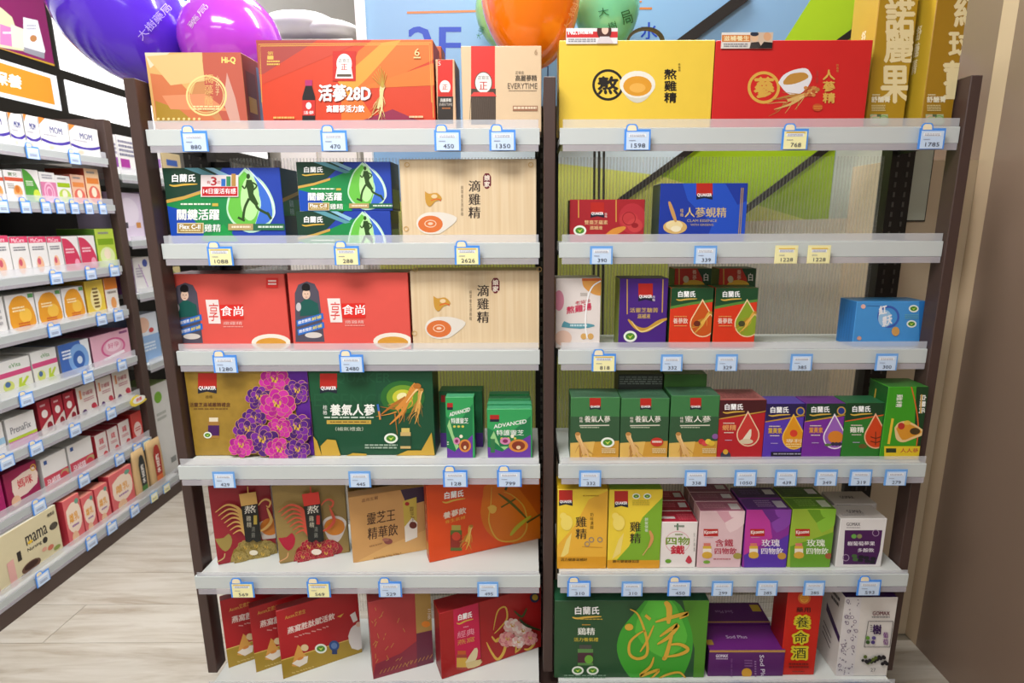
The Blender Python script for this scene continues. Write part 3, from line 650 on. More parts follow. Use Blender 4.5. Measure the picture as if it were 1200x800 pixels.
# ------------------------------------------------------------------ second shelf, left bay
class Tr:
    def __init__(s, sx, sy, ox, oy): s.sx, s.sy, s.ox, s.oy = sx, sy, ox, oy; s.s = (abs(sx) + abs(sy)) / 2
    def __call__(s, x, y): return (s.ox + (x - 190) * s.sx, s.oy + (y - 196) * s.sy)
def flex(a, T, sticker):
    q = T
    a.poly([q(188, 195), q(262, 195), q(235, 222), q(190, 238)], '#1f4030'); a.poly([q(192, 236), q(240, 222), q(290, 200), q(270, 280), q(190, 282)], '#1f8a4a')
    a.poly([q(194, 240), q(216, 246), q(240, 270), q(236, 282), q(194, 282)], '#1b4bb4'); a.poly([q(240, 282), q(262, 262), q(280, 282)], '#1f9a4a')
    a.poly([q(240, 196), q(250, 196), q(272, 206), q(268, 210)], '#8fbfd8'); a.poly([q(215, 196), q(232, 196), q(270, 212), q(262, 214)], '#5f9aa8')
    drop_pts = [q(287, 196), q(274, 212), q(267, 232), q(266, 248), q(274, 262), q(292, 272), q(312, 266), q(322, 250), q(320, 232), q(308, 212)]
    a.poly(drop_pts, '#bfe6c8', 'drop_print', 4); a.poly([q(286, 200), q(275, 214), q(269, 234), q(268, 248), q(278, 262), q(296, 266), q(304, 240), q(300, 214)], '#6cc24a', 'drop_print', 4)
    a.poly([q(296, 200), q(302, 222), q(306, 240), q(300, 264), q(318, 256), q(317, 234), q(307, 214)], '#3f6fd0', 'drop_print', 4); a.ell(*q(293, 232), T.s * 11, T.s * 26, '#b9e6a0', 'drop_print')
    a.line([q(290, 196), q(312, 222), q(322, 246), q(318, 258)], T.s * 1.6, '#dff0f4', 'drop_print', True)
    runner(a, T)
    a.poly([q(193, 234), q(216, 229), q(240, 221), q(240, 225), q(216, 233), q(193, 238)], '#c9a24e', 'gold_band')
    x0, y0 = q(202, 212.5); x1, _ = q(229, 211); blh(a, x0, y0, x1, 9 * T.sy)
    a.fine(*q(212, 237.5), *q(247, 241), 1, '#e8f0e0'); a.rect(*q(249, 237.5), *q(256, 241), '#c9b04a')
    x0, y0 = q(208, 257); x1, _ = q(257, 257); a.t('關鍵活躍', x0, y0, x1, y0, 12.5 * T.sy, '#f4f6f2', .03)
    a.rect(*q(208, 260.5), *q(239, 272.5), '#e9dcae', 'flex_badge'); a.rect(*q(209, 261.3), *q(238, 271.7), '#a88a4a', 'flex_badge')
    x0, y0 = q(211, 267.5); x1, _ = q(235, 267.5); a.t('Flex C-II', x0, y0, x1, y0, 5.2 * T.sy, '#ffffff', .03, 'flex_badge'); a.fine(*q(212, 268.5), *q(235, 271), 1, '#e9dcae', part='flex_badge')
    x0, y0 = q(240, 271); x1, _ = q(259, 271); a.t('雞精', x0, y0, x1, y0, 9 * T.sy, '#f4f6f2', .02)
    a.rect(*q(268, 261.5), *q(297, 269), '#b9a06a', 'info_strip'); a.rect(*q(297, 261.5), *q(334, 269), '#2f6a4a', 'info_strip'); a.fine(*q(272, 264), *q(294, 268), 1, '#f0e2c8', part='info_strip'); a.fine(*q(303, 264), *q(332, 268), 1, '#d8e6d8', part='info_strip')
    if sticker:
        a.rect(*q(236, 204.5), *q(280, 230), '#e9dcdc', 'count_sticker'); a.rect(*q(237.5, 218), *q(279, 229), '#c0272d', 'count_sticker')
        x0, y0 = q(239, 226.5); x1, _ = q(277, 226.5); a.t('14日靈活有感', x0, y0, x1, y0, 6.5 * T.sy, '#ffffff', .02, 'count_sticker')
        x0, y0 = q(248, 216.5); x1, _ = q(254.5, 216.5); a.t('3', x0, y0, x1, y0, 9.5 * T.sy, '#b5222a', .03, 'count_sticker'); x0, y0 = q(243, 215); x1, _ = q(247.5, 215); a.t('有', x0, y0, x1, y0, 4, '#b5222a', 0, 'count_sticker'); x0, y0 = q(255, 215); x1, _ = q(259, 215); a.t('功', x0, y0, x1, y0, 4, '#b5222a', 0, 'count_sticker')
        for i, c in enumerate(('#2f6fc0', '#3f8a5a', '#b58a4a')): a.rect(*q(260 + i * 6, 209 - i * 3), *q(265 + i * 6, 217.5), c, 'count_sticker')
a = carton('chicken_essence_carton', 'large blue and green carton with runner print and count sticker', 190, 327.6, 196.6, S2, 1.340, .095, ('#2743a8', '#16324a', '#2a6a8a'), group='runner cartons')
flex(a, Tr(1, 1, 190, 196.6), True); a.done(); sr = side_right(a); sr.rect(0, 0, 100, 40, '#1b3a34'); sr.rect(0, 40, 100, 62, '#1b6a44'); sr.tv('鷄精', 50, 40, 62, 26, '#a8c0c8'); sr.line([(0, 42), (100, 30)], 5, '#b08a3e', sm=0); sr.done()
a0 = carton('chicken_essence_carton', 'small runner carton lying under another one', 346.7, 457.3, 247.3, S2, 1.340, .08, ('#2743a8', '#16324a', '#2a6a8a'), group='runner cartons')
flex(a0, Tr(.80, .80, 347, 247.5), False); a0.done()
a = carton('chicken_essence_carton', 'small runner carton stacked on top of its twin', 346.7, 457.3, 189.5, a0.top + .0005, 1.340, .08, ('#2743a8', '#16324a', '#2a6a8a'), group='runner cartons')
flex(a, Tr(.80, .74, 347, 189.8), False); a.done()
for A_ in (a0, a): sr = side_right(A_); sr.rect(0, 0, 100, 38, '#1b3a34'); sr.rect(10, 55, 90, 95, '#6a8a5a'); sr.done()
def wood_carton():
    m = bpy.data.materials.new('printed_bamboo'); m.use_nodes = True; n = m.node_tree.nodes; L = m.node_tree.links; b = n['Principled BSDF']
    tc = n.new('ShaderNodeTexCoord'); mp = n.new('ShaderNodeMapping'); mp.inputs['Scale'].default_value = (150, 1, 3); nz = n.new('ShaderNodeTexNoise'); nz.inputs['Scale'].default_value = 1; nz.inputs['Detail'].default_value = 3
    cr = n.new('ShaderNodeValToRGB'); cr.color_ramp.elements[0].position = .3; cr.color_ramp.elements[0].color = lin('#d9be96'); cr.color_ramp.elements[1].position = .7; cr.color_ramp.elements[1].color = lin('#e4ceab')
    L.new(tc.outputs['Object'], mp.inputs[0]); L.new(mp.outputs[0], nz.inputs[0]); L.new(nz.outputs['Fac'], cr.inputs[0]); L.new(cr.outputs[0], b.inputs['Base Color']); b.inputs['Roughness'].default_value = .45
    return m
BAMB = wood_carton()
def dripbox(a, dx, dy):
    x, y = dx, dy
    a.tv('滴雞精', x + 556, y + 210, y + 256.5, 13.5, '#3a2f2a', .02); a.poly([(x + 566, y + 207), (x + 568.5, y + 203), (x + 573, y + 203), (x + 575.5, y + 207), (x + 575.5, y + 217), (x + 572, y + 221), (x + 569, y + 221), (x + 566, y + 217)], '#6a1c2a', 'seal')
    a.tv('娘家', x + 570.8, y + 204.5, y + 219.5, 6.5, '#f0e2d2', .03, 'seal'); a.tv('純萃養生滴鷄精', x + 541.5, y + 217, y + 253, 2.8, '#8a7a64')
    a.ell(x + 505, y + 261.5, 17, 13, '#e6dfd4', 'bowl_print'); a.poly([(x + 505, y + 248.5), (x + 520, y + 249), (x + 535.5, y + 255), (x + 528, y + 265), (x + 510, y + 274)], '#e2dbd0', 'bowl_print', 3)
    a.ell(x + 504.5, y + 262.5, 14.5, 10, '#d9733a', 'bowl_print'); a.ring(x + 504.5, y + 262, 7, 1, '#f0cbb0', 'bowl_print', 4.5); a.ell(x + 504.5, y + 262, 3, 1.6, '#f0cbb0', 'bowl_print')
    a.poly([(x + 498, y + 224), (x + 503, y + 227), (x + 512, y + 226), (x + 518, y + 233), (x + 510, y + 236), (x + 504, y + 242), (x + 499, y + 237)], '#c9963c', 'bird_print', 3); a.ell(x + 509, y + 230, 3.5, 2.4, '#e6cba0', 'bird_print'); a.line([(x + 505, y + 235), (x + 512, y + 233), (x + 517, y + 235)], 1.2, '#d8622c', 'bird_print')
    for (cx, cy) in ((477, 193), (476, 268), (622, 193)): a.ring(x + cx, y + cy, 3, .8, '#cfa766', 'corner_print')
a = carton('drip_essence_carton', 'wood-grain drip chicken essence carton on the second shelf', 467.5, 628.5, 186.3, S2, 1.340, .09, (BAMB, '#c9a874', '#d9bd8e'), group='wood-grain cartons'); dripbox(a, 0, 0); a.done()
# ------------------------------------------------------------------ third shelf, left bay
def coral(a, dx, dy):
    def s(x): return x + dx
    a.poly([(s(204), 402 + dy), (s(203), 345 + dy), (s(207), 335 + dy), (s(217), 331 + dy), (s(226), 334 + dy), (s(231), 343 + dy), (s(238), 402 + dy)], '#55505e', 'portrait_sticker')
    a.ell(s(216), 338.5 + dy, 5, 5.2, '#1b1719', 'portrait_sticker'); a.ell(s(216.5), 346 + dy, 4.6, 6, '#e3c2ac', 'portrait_sticker'); a.ell(s(216.5), 340 + dy, 4.6, 2.4, '#1b1719', 'portrait_sticker'); [a.ell(s(214.8 + e_ * 3.4), 345.6 + dy, .7, .45, '#2a2022', 'portrait_sticker') for e_ in (0, 1)]; a.rect(s(215.3), 349.2 + dy, s(217.9), 349.9 + dy, '#b0605a', 'portrait_sticker'); a.line([(s(216.5), 346 + dy), (s(216.2), 347.8 + dy)], .5, '#c99f88', 'portrait_sticker', sm=0)
    a.poly([(s(209), 372 + dy), (s(210), 356 + dy), (s(215), 352 + dy), (s(221), 352 + dy), (s(230), 357 + dy), (s(232), 370 + dy)], '#1f5a52', 'portrait_sticker'); a.ell(s(207.5), 361 + dy, 3, 5, '#c9c4c8', 'portrait_sticker')
    for i in (0, 1):
        y = 378 + dy + i * 10.5; a.poly([(s(205 + i), y - 1), (s(236 + i), y - 10), (s(237 + i), y - 3), (s(206 + i), y + 6)], '#2f6fc8', 'portrait_sticker')
        a.t('燉煮慢熬', s(207 + i), y + 3.5, s(222 + i), y - .5, 4, '#f2f2f6', .02, 'portrait_sticker'); a.t('鮮補', s(223 + i), y - .5, s(234 + i), y - 4, 4, '#f0d84a', .02, 'portrait_sticker')
    a.ell(s(225), 394 + dy, 10, 3.4, '#d9d2cc', 'portrait_sticker')
    a.poly([(s(241), 351 + dy), (s(256), 351 + dy), (s(259), 379 + dy), (s(245), 379 + dy)], '#f2e6e2', 'logo_card'); a.t('享', s(245), 376 + dy, s(256), 376 + dy, 21, '#d9403c', 0, 'logo_card')
    a.poly([(s(257), 357 + dy), (s(285), 356.5 + dy), (s(286), 374 + dy), (s(259), 374 + dy)], '#e02d26', 'logo_card'); a.t('食尚', s(259), 370 + dy, s(285), 370 + dy, 11.5, '#ffffff', .02)
    a.t('燉雞精', s(262), 380.5 + dy, s(284), 380.5 + dy, 4, '#f6c4bc'); a.fine(s(262), 382 + dy, s(285), 384 + dy, 1, '#f2a89e')
    a.ell(s(318), 401 + dy, 23, 10, '#f0e8da', 'bowl_print'); a.ell(s(318), 402.5 + dy, 18, 7, '#d69a3a', 'bowl_print')
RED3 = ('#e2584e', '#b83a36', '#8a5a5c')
a = carton('gift_carton', 'coral red gift carton with portrait sticker, beside the left post', 194.8, 332.8, 320.8, S3, 1.352, .10, RED3, group='coral gift cartons'); coral(a, 0, 0); a.rect(312, 325.5, 326, 337, '#d92c28', 'corner_logo'); a.fine(314.5, 328, 324, 335, 2, '#f6dcd8', part='corner_logo'); a.done()
a = carton('gift_carton', 'coral red gift carton with portrait sticker, between red and wood-grain cartons', 336, 477.6, 319.5, S3, 1.340, .10, RED3, group='coral gift cartons'); coral(a, 142.5, -1.5); a.done()
a = carton('drip_essence_carton', 'wood-grain drip chicken essence carton on the third shelf', 480, 632, 316.8, S3, 1.345, .09, (BAMB, '#c9a874', '#d9bd8e'), group='wood-grain cartons'); dripbox(a, 10, 122.5); a.done()
# ------------------------------------------------------------------ fourth shelf, left bay
a = carton('gift_carton', 'gold embossed gift carton with magenta and purple peonies', 215.3, 360, 434.5, S4, 1.325, .08, (mat('#a88634', .35, .25, 55), '#5a2a7a', '#b89440'))
emblem(a, 232, 437, 254, 461); a.t('桂格', 241, 466.5, 249, 466.5, 3.6, '#5a4418'); a.t('活靈芝滋補雞精禮盒', 222, 476.5, 270, 476.5, 5, '#5a3024', .02); a.fine(227, 478, 267, 481, 1, '#7a5a28')
jar(a, 250.5, 489, 513, 13, '#e9dcc0', '#4a1c5c', '#a87a3a'); leaf_badge(a, 243.5, 509.5, 4.8)
a.poly([(324, 433), (362, 433), (370, 533), (356, 533), (345, 470)], '#5a2290', 'peony_print')
PUR, MAG = ('#5a1f86', '#7a2a9c', '#4a1a72'), ('#c4249a', '#d136a4', '#b01c8c')
for (cx, cy, r, cs, sd) in ((322, 446, 16, MAG, 1), (304, 466, 14, PUR, 2), (349, 458, 14, PUR, 3), (326, 474, 19, MAG, 4), (299, 490, 13, PUR, 12), (292, 502, 15, PUR, 5), (350, 500, 17, PUR, 6), (330, 500, 13, MAG, 7), (310, 514, 18, PUR, 8), (286, 520, 13, MAG, 9), (331, 525, 15, MAG, 10), (352, 524, 13, PUR, 11)): peony(a, cx, cy, r, cs, seed=sd)
a.done()
a = carton('gift_carton', 'dark green ginseng gift carton with glowing root print', 361, 506.5, 435, S4, 1.325, .08, ('#1b4f34', '#123222', '#235f40'))
a.rect(361, 436, 440, 470, '#1b5334'); a.t('QUAKER', 392, 450, 458, 450, 13, '#235c3c'); a.t('ESSENCE', 368, 476, 452, 476, 15, '#215839')
emblem(a, 375, 437.5, 395, 461); a.tv('桂格', 381, 474, 486, 5, '#f0f0ea'); a.t('養氣人蔘', 387, 486.5, 439, 486.5, 13, '#f4f4ee', .025); a.fine(380, 488, 438, 491, 1, '#c8d6c8'); a.rect(383, 492, 435, 496.5, '#c9a84a'); a.fine(387, 493.5, 432, 495.5, 1, '#6a4a1c'); a.t('｛補氣禮盒｝', 393, 504.5, 426, 504.5, 4.6, '#c9d2be')
for r_, c_ in ((26, '#2c6a30'), (19, '#6f9a2e'), (12, '#c9c83c'), (7, '#f2ecb0')): a.ell(472, 465, r_, r_ * .75, c_, 'glow_print')
ginseng(a, 489, 452, 46, 2.25, 11, '#d98f3e', '#b5702c', seed=8); ginseng(a, 494, 456, 34, 1.8, 6, '#d9a452', '#b5803a', seed=4)
jar(a, 475.5, 501, 525, 12, '#d9c06a', '#2a4a34', '#d0b070'); leaf_badge(a, 458.5, 513, 8, 6); a.fine(428, 520, 466, 526, 2, '#a8bca8')
for q in ([(367, 534), (366, 508), (372, 516), (378, 534)], [(378, 534), (376, 522), (384, 514), (394, 515), (400, 534)], [(404, 534), (414, 530), (430, 531), (430, 534)], [(462, 534), (478, 527), (494, 527), (506, 506), (510, 534)]): a.poly(q, '#c9a23c', 'gold_ribbon'); 
a.line([(443, 473), (446, 490)], 2.4, '#3f6ac0', sm=0); a.line([(444.3, 481), (446, 491)], 2.2, '#d08a3a', sm=0); a.done()
def advanced(a, x0, y0, x1, yb, sm=1):
    w = x1 - x0
    a.poly([(x0, y0 + 22), (x0 + w * .45, y0 + 32), (x1, y0 + 8), (x1, yb), (x0, yb)], '#1f7a48'); a.poly([(x0, yb - 8), (x0 + w * .35, yb - 2), (x1, yb - 22), (x1, yb + 8), (x0, yb + 8)], '#6a3aa0')
    a.poly([(x0 + w * .08, y0 + 34), (x0 + w * .16, y0 + 26), (x0 + w * .3, y0 + 44), (x0 + w * .5, yb - 8), (x0 + w * .4, yb - 4)], '#9ed08a')
    a.rect(x0 + w * .07, y0 + 7, x0 + w * .28, y0 + 13, '#b02824', 'emblem'); a.rect(x0 + w * .07, y0 + 12, x0 + w * .28, y0 + 15, '#1f2233', 'emblem')
    a.t('ADVANCED', x0 + w * .16, y0 + 23, x0 + w * .9, y0 + 16.5, 4.5, '#f2f4ee', .03); a.t('特護靈芝', x0 + w * .22, y0 + 31, x0 + w * .84, y0 + 31, 6.5, '#f2f4ee', .02)
    for i in range(3): a.ell(x0 + w * (.34 + .15 * i), y0 + 34.5, 1.6, 1.4, '#d8c95a')
    a.ell(x0 + w * .72, yb - 9, w * .22, 7.5, '#d98a3e', 'mushroom_print'); a.ell(x0 + w * .72, yb - 9, w * .15, 5.4, '#8a3a24', 'mushroom_print'); a.ell(x0 + w * .72, yb - 7, w * .05, 2.2, '#e9c9a0', 'mushroom_print')
    a.ell(x0 + w * .42, yb - 14.5, w * .12, 4.2, '#d88ab0', 'mushroom_print'); a.ell(x0 + w * .42, yb - 14.5, w * .06, 2.2, '#8a2a5a', 'mushroom_print'); a.ell(x0 + w * .58, yb - 20, 2, 2, '#f2ead0', 'mushroom_print')
GRN = ('#35a05a', '#1c5a38', '#4aa878')
a = carton('supplement_carton', 'narrow green lingzhi carton standing upright in front', 521.6, 555, 465, S4, 1.305, .03, GRN, group='green lingzhi cartons'); advanced(a, 521.6, 465, 554, 531); a.fine(524, 517, 526, 522, 2, '#e0ecd8'); a.done()
a = carton('supplement_carton', 'dark green carton standing behind the narrow green one', 514, 565, 458.5, S4, 1.375, .05, ('#1f6a40', '#174a2e', '#2f8258'), group='green lingzhi cartons'); a.rect(514, 507, 566, 524, '#55308a'); a.rect(517, 463, 522, 471, '#b02824', 'emblem'); a.done()
a = carton('supplement_carton', 'square green lingzhi carton in front of three more', 570.5, 623.6, 479, S4, 1.305, .028, GRN, group='green lingzhi cartons'); advanced(a, 570.5, 479, 622, 531); a.rect(575, 514, 580, 530, '#3a7a4a', 'bottle_print'); a.done()
for i in range(3): 
    a = carton('supplement_carton', 'square green lingzhi carton, %s in the row behind the front one' % ('first', 'second', 'third')[i], 571 + i * 1.3, 623 - i * 1.2, 479, S4, 1.337 + i * .032, .028, GRN, group='green lingzhi cartons', zt=a.top + .0025 if i else a.top + .002); a.rect(570, 470, 625, 500, '#2a8a58'); a.done()
# ------------------------------------------------------------------ fifth shelf, left bay (cartons turned a little)
def rooster(a, dx, dy, gold, dark, red, k):
    def q(x, y): return (x + dx, y + dy)
    for i in range(7):
        root_line(a, [q(286 + i * .4, 604 + i * 3.4), q(279 + i * .8, 593 + i * 4.4), q(266 + i * 2.2, 589.5 + i * 5), q(253 + i * 3.4, 598 + i * 4.2)], 4.4 - i * .2, .8, gold, 'rooster_print')
    a.line([q(283, 612), q(287, 620), q(289, 626)], 5, gold, 'rooster_print', True)
    a.line([q(303, 590), q(307, 585), q(312, 583), q(317, 586), q(315, 592), q(312, 590)], 2.2, gold, 'rooster_print', True); a.line([q(313, 593), q(316, 600), q(318, 608), q(312, 616), q(305, 620)], 3.6, gold, 'rooster_print', True)
    a.poly([q(280.5, 577), q(300, 574), q(302, 588), q(283, 591)], gold if not k else '#d8392f', 'hang_tag'); a.poly([q(283, 591), q(302, 588), q(306.5, 631), q(301, 633), q(297, 630), q(293, 633), q(288, 632)], '#22221f', 'hang_tag'); a.line([q(290.5, 568), q(291, 576)], 1.2, gold if not k else '#d8392f', 'hang_tag', sm=0)
    a.t('熬', *q(287, 600), *q(300, 598), 9, '#f0ece0', .02, 'hang_tag'); a.tv('雞精', *q(291.5, 601.5), 616 + dy, 5.5, '#d8d0b8', 0, 'hang_tag', x2=292.5 + dx); a.rect(*q(297.5, 601.5), *q(301.5, 612), '#c9b04a' if not k else '#c8322c', 'hang_tag'); a.tv('滴鷄', *q(297, 614), 628 + dy, 4, '#8a8a80', 0, 'hang_tag')
def flowers(a, dx, dy, cols, base, lc):
    def q(x, y): return (x + dx, y + dy)
    a.poly([q(270, 660), q(274, 644), q(290, 634), q(306, 633), q(318, 634), q(326, 640), q(326, 648), q(300, 657)], base, 'flower_print', 2)
    a.poly([q(252, 631), q(262, 630), q(268, 625), q(272, 632), q(270, 641), q(264, 646), q(257, 640)], cols[0], 'flower_print', 2)
    for i, (x, y, r) in enumerate(((288, 642, 9), (300, 640, 9), (312, 641, 9), (295, 649, 8), (308, 648, 8), (281, 652, 8))): peony(a, x + dx, y + dy, r, cols, 'flower_print', i + 2, lc)
    a.line([q(264, 646), q(262, 652), q(250, 658)], 1.2, lc, 'flower_print')
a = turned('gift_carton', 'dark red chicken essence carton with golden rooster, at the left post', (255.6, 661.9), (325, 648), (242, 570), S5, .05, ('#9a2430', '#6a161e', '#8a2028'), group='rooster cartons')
a.ell(315, 616, 13, 7, '#e4ddd6', 'bowl_print'); a.poly([(302, 616), (328, 614), (324, 630), (308, 632)], '#d4c8c0', 'bowl_print'); a.ell(316, 617, 11, 10, '#d9802c', 'bowl_print')
flowers(a, 0, 0, ('#a08a48', '#8e7a3c'), '#94803e', '#c4b070'); rooster(a, 0, 0, '#dcae62', '#b5884a', 0, 0); a.ell(297.5, 645, 5, 3, '#e8dfc8', 'flower_print'); a.done()
a = turned('gift_carton', 'gold chicken essence carton with red rooster and red peonies', (327.9, 660.6), (410, 646.6), (317.5, 569.7), S5, .05, ('#9a8048', '#6e5a30', '#8a7440'), group='rooster cartons')
bowl(a, 392, 613, 14, 9, '#c9691f', '#e9e2dc', '#d8ccc6', depth=1.6); a.ell(392, 617, 12, 10, '#d9862c', 'bowl_print')
flowers(a, 74, -1, ('#b01e38', '#9a1830'), '#9c2434', '#d8a070'); rooster(a, 73.5, 0, '#d2533c', '#b23a28', 0, 1); a.ell(371, 644, 6, 3.4, '#f0e2d0', 'flower_print'); a.done()
a = turned('gift_carton', 'tan lingzhi drink carton with a sachet printed on its corner', (414, 659.5), (500, 643.5), (407.6, 583), S5, .035, ('#cf9c5f', '#8e6434', '#b8874c'))
a.poly([(466, 566), (500, 566), (500, 586), (486, 590), (476, 590)], '#3a2240'); a.poly([(414, 660), (452, 640), (500, 620), (500, 660)], '#d9a968')
a.t('靈芝王', 430, 615, 463, 609.5, 14, '#4a2f20', .01); a.t('精華飲', 431, 632.5, 466, 626.5, 14, '#4a2f20', .01); a.t('晶亮生醫', 424, 588.5, 443, 584.5, 4, '#8a5a3a')
a.fine(433, 639, 448, 642, 1, '#a87a4a', -.25); a.ell(455, 634, 5, 3.4, '#8a4a44', 'mushroom_print'); a.ell(452, 632, 4, 2, '#a86a5a', 'mushroom_print')
a.poly([(472, 587), (488, 582), (489, 629), (475, 635)], '#c9b04a', 'sachet_print'); a.poly([(474, 617), (483, 606), (489, 612), (489, 629), (475, 635)], '#efe8dc', 'sachet_print'); a.tv('靈芝王', 482, 593, 612, 5, '#5a3a1c', 0, 'sachet_print', x2=484); a.ell(484, 615, 4.5, 4, '#6a2a20', 'sachet_print'); a.ell(477, 590, 2.6, 2.2, '#a82020', 'sachet_print')
a.fine(438, 653, 470, 656, 1, '#a87a3e', -.2); a.done()
b = turned('gift_carton', 'dark olive carton hidden behind the tan lingzhi carton', (413, 648.3), (488, 634.5), (404, 572), S5, .016, ('#6a5228', '#54401e', '#5c4822'), zt=None); b.fine(408, 575, 440, 580, 1, '#8a7038', -.2); b.done()
a = turned('gift_carton', 'vivid orange ginseng drink gift carton turned towards the aisle', (503.4, 659.3), (633, 630.5), (499, 569), S5, .035, ('#dd4b14', '#b83a12', '#c84a16'))
a.poly([(563, 600), (566, 580), (574, 566), (636, 560), (636, 634), (590, 634), (574, 626), (566, 614)], '#d8700f', 'pear_print', 3)
a.poly([(600, 562), (636, 560), (636, 612), (622, 590)], '#c85a0c', 'pear_print')
blh(a, 521, 584.5, 543, 8, -3); a.t('養蔘飲', 519.5, 608, 546, 601, 7.5, '#f0dccb', .03); a.t('養生氣補', 521.5, 613.5, 545, 607.5, 4, '#e8a83a', .01)
jar(a, 534.5, 615, 645, 13.5, '#b0a04a', '#8f2a1c', '#5a6a2a'); a.ell(534.5, 628, 5, 5, '#c8432a', 'jar_print'); ginseng(a, 552, 616, 24, 1.85, 5.5, '#e3b24a', '#b8822c', seed=6)
a.line([(576, 570), (575, 590), (573, 612), (584, 632), (606, 632), (617, 618), (614, 594), (600, 580), (590, 576)], 1.8, '#d9a83a', 'brush_print', True); a.line([(584, 578), (600, 590), (618, 608)], 3, '#5a5a1c', 'brush_print', True); a.line([(622, 604), (606, 617), (598, 627)], 4.5, '#b8b02c', 'brush_print', True); a.line([(617, 612), (634, 602)], 2.4, '#4a4a18', 'brush_print', True); a.line([(595, 566), (592, 574)], 3, '#4a4a18', 'brush_print', True); a.line([(587, 594), (604, 584)], 2, '#5a5a1c', 'brush_print', True)
a.poly([(571, 594), (577, 591), (582, 594), (580, 600), (575, 601)], '#e0b04a', 'brush_print', 2); a.line([(526, 657), (546, 652)], .8, '#e8904a', sm=0)
sl_ = Art(a.obj, a.A + Vector((-a.u_.y, a.u_.x, 0)) * a.dp, -Vector((-a.u_.y, a.u_.x, 0)), (0, 0, 1), a.dp, a.top - a.zb, True); sl_.tv('養蔘飲', 50, 26, 60, 40, '#e8a88a'); sl_.rect(30, 76, 80, 92, '#c89a4a'); sl_.done(); a.done()
# ------------------------------------------------------------------ lowest shelf, left bay
for k, (bl, br, tl, lab) in enumerate((((268, 782.4), (352, 753), (258.5, 704.5), 'red swallow-nest drink carton, rearmost of three beside the left post'), ((300.5, 787.6), (386, 757.5), (291.8, 713), 'red swallow-nest drink carton, middle one of three'), ((332, 795.3), (424.5, 763.5), (324, 716), 'red swallow-nest drink carton, front one of three'))):
    w = None
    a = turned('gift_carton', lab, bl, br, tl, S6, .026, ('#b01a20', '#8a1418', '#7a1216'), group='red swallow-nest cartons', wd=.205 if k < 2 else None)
    dx, dy = bl[0] - 332, bl[1] - 795.3
    def q(x, y): return (x + dx * (1 if y > 750 else 1.02), y + dy * (.7 if y < 730 else 1))
    s_ = -.3
    a.poly([q(329, 773), q(425, 744), q(428, 763), q(330, 797)], '#a88a2c'); a.poly([q(329, 773), q(425, 744), q(425, 745), q(329, 774.2)], '#d8b860')
    a.t('Ascen艾思生', *q(334, 726), *q(358, 718), 5, '#d8a84a', .01); a.t('燕窩胜肽賦活飲', *q(337, 743), *q(392, 725), 8, '#f0d8d0', .025); a.fine(*q(345, 745), q(345, 745)[0] + 40, q(345, 745)[1] + 2.2, 1, '#d89a94', -.32)
    a.poly([q(342, 780), q(349, 755), q(355, 764), q(361, 772), q(352, 780)], '#dba04a', 'bowl_print', 2); a.poly([q(342, 777), q(352, 770), q(361, 768), q(360, 776), q(351, 781)], '#ece2d2', 'bowl_print'); a.ell(*q(357, 758.5), 4.5, 4, '#e2c89a', 'bowl_print'); a.ell(*q(352, 771), 4, 1.6, '#d88a3a', 'bowl_print', -.4)
    leaf_badge(a, *q(376, 759.5), 7, 5.6); a.ell(*q(391.5, 756), 6, 6, '#2a4a86', 'blue_badge'); a.ell(*q(391.5, 756), 3.6, 3.6, '#5f7fb4', 'blue_badge'); a.rect(*q(389, 761), *q(395, 766), '#22386a', 'blue_badge')
    a.poly([q(395, 722), q(403, 718), q(399, 723)], '#d8b04a'); a.fine(*q(342, 787), q(342, 787)[0] + 26, q(342, 787)[1] + 2.5, 1, '#c9b064', -.3)
    if k == 2:
        a.poly([(408, 745), (411, 736), (417, 731), (424, 730), (426, 758), (412, 759)], '#e3dcd8', 'figure_print', 2); a.poly([(410, 720), (416, 716), (419, 726), (414, 729)], '#e9e2de', 'figure_print'); a.ell(420, 731, 3, 3, '#e2c0ac', 'figure_print')
    a.done()
a = turned('gift_carton', 'dusty red carton with fine golden twigs and a gold side band', (437.6, 795.6), (508, 775.8), (431.5, 706), S6, .05, ('#b0383a', '#8a2428', '#9a2a2c'))
a.poly([(437, 797), (440, 778), (470, 765), (508, 735), (510, 780)], '#8a3040'); a.poly([(486, 692), (512, 690), (510, 738), (488, 742)], '#b08c4a'); a.poly([(488, 742), (510, 737), (510, 778), (489, 786)], '#6a2a40'); a.tv('三多', 503, 713, 726, 4, '#f0ece4'); a.ell(499, 731, 5, 3.6, '#e0862c')
for i in range(26): x, y = 437 + random.random() ** 2 * 45, 715 + random.random() * 72; a.line([(x, y), (x + random.uniform(-3, 4), y - random.uniform(2, 6))], .7, '#c08a4a', 'twig_print', sm=0)
for i in range(14): x = 445 + i * 4.5; a.line([(x, 789 - i * 1.4), (x + 3, 784 - i * 1.4)], .7, '#c08a4a', 'twig_print', sm=0)
a.done()
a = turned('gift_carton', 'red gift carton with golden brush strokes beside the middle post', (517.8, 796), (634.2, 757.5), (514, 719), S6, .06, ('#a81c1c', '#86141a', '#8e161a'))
a.poly([(531, 714), (560, 705), (564, 770), (534, 782)], '#c8184a', 'pink_panel'); blh(a, 537, 727, 553, 7, -4); a.t('經典', 536, 748, 556, 743, 8, '#e8a0b0', 0); a.t('燕窩', 536, 756, 556, 751, 6, '#d8a04a'); a.fine(543, 734, 549, 736, 1, '#e8a0b0', -.2)
jar(a, 541, 762, 784, 12, '#c8602c', '#d8b04a', '#a84a3a'); a.poly([(545, 776), (556, 759), (560, 762), (556, 776)], '#e2d4a8', 'nest_print', 2); a.poly([(546, 776), (564, 772), (562, 779), (548, 783)], '#d8c48c', 'nest_print', 2)
a.line([(561, 705), (564, 775)], .8, '#7a0f12', sm=0)
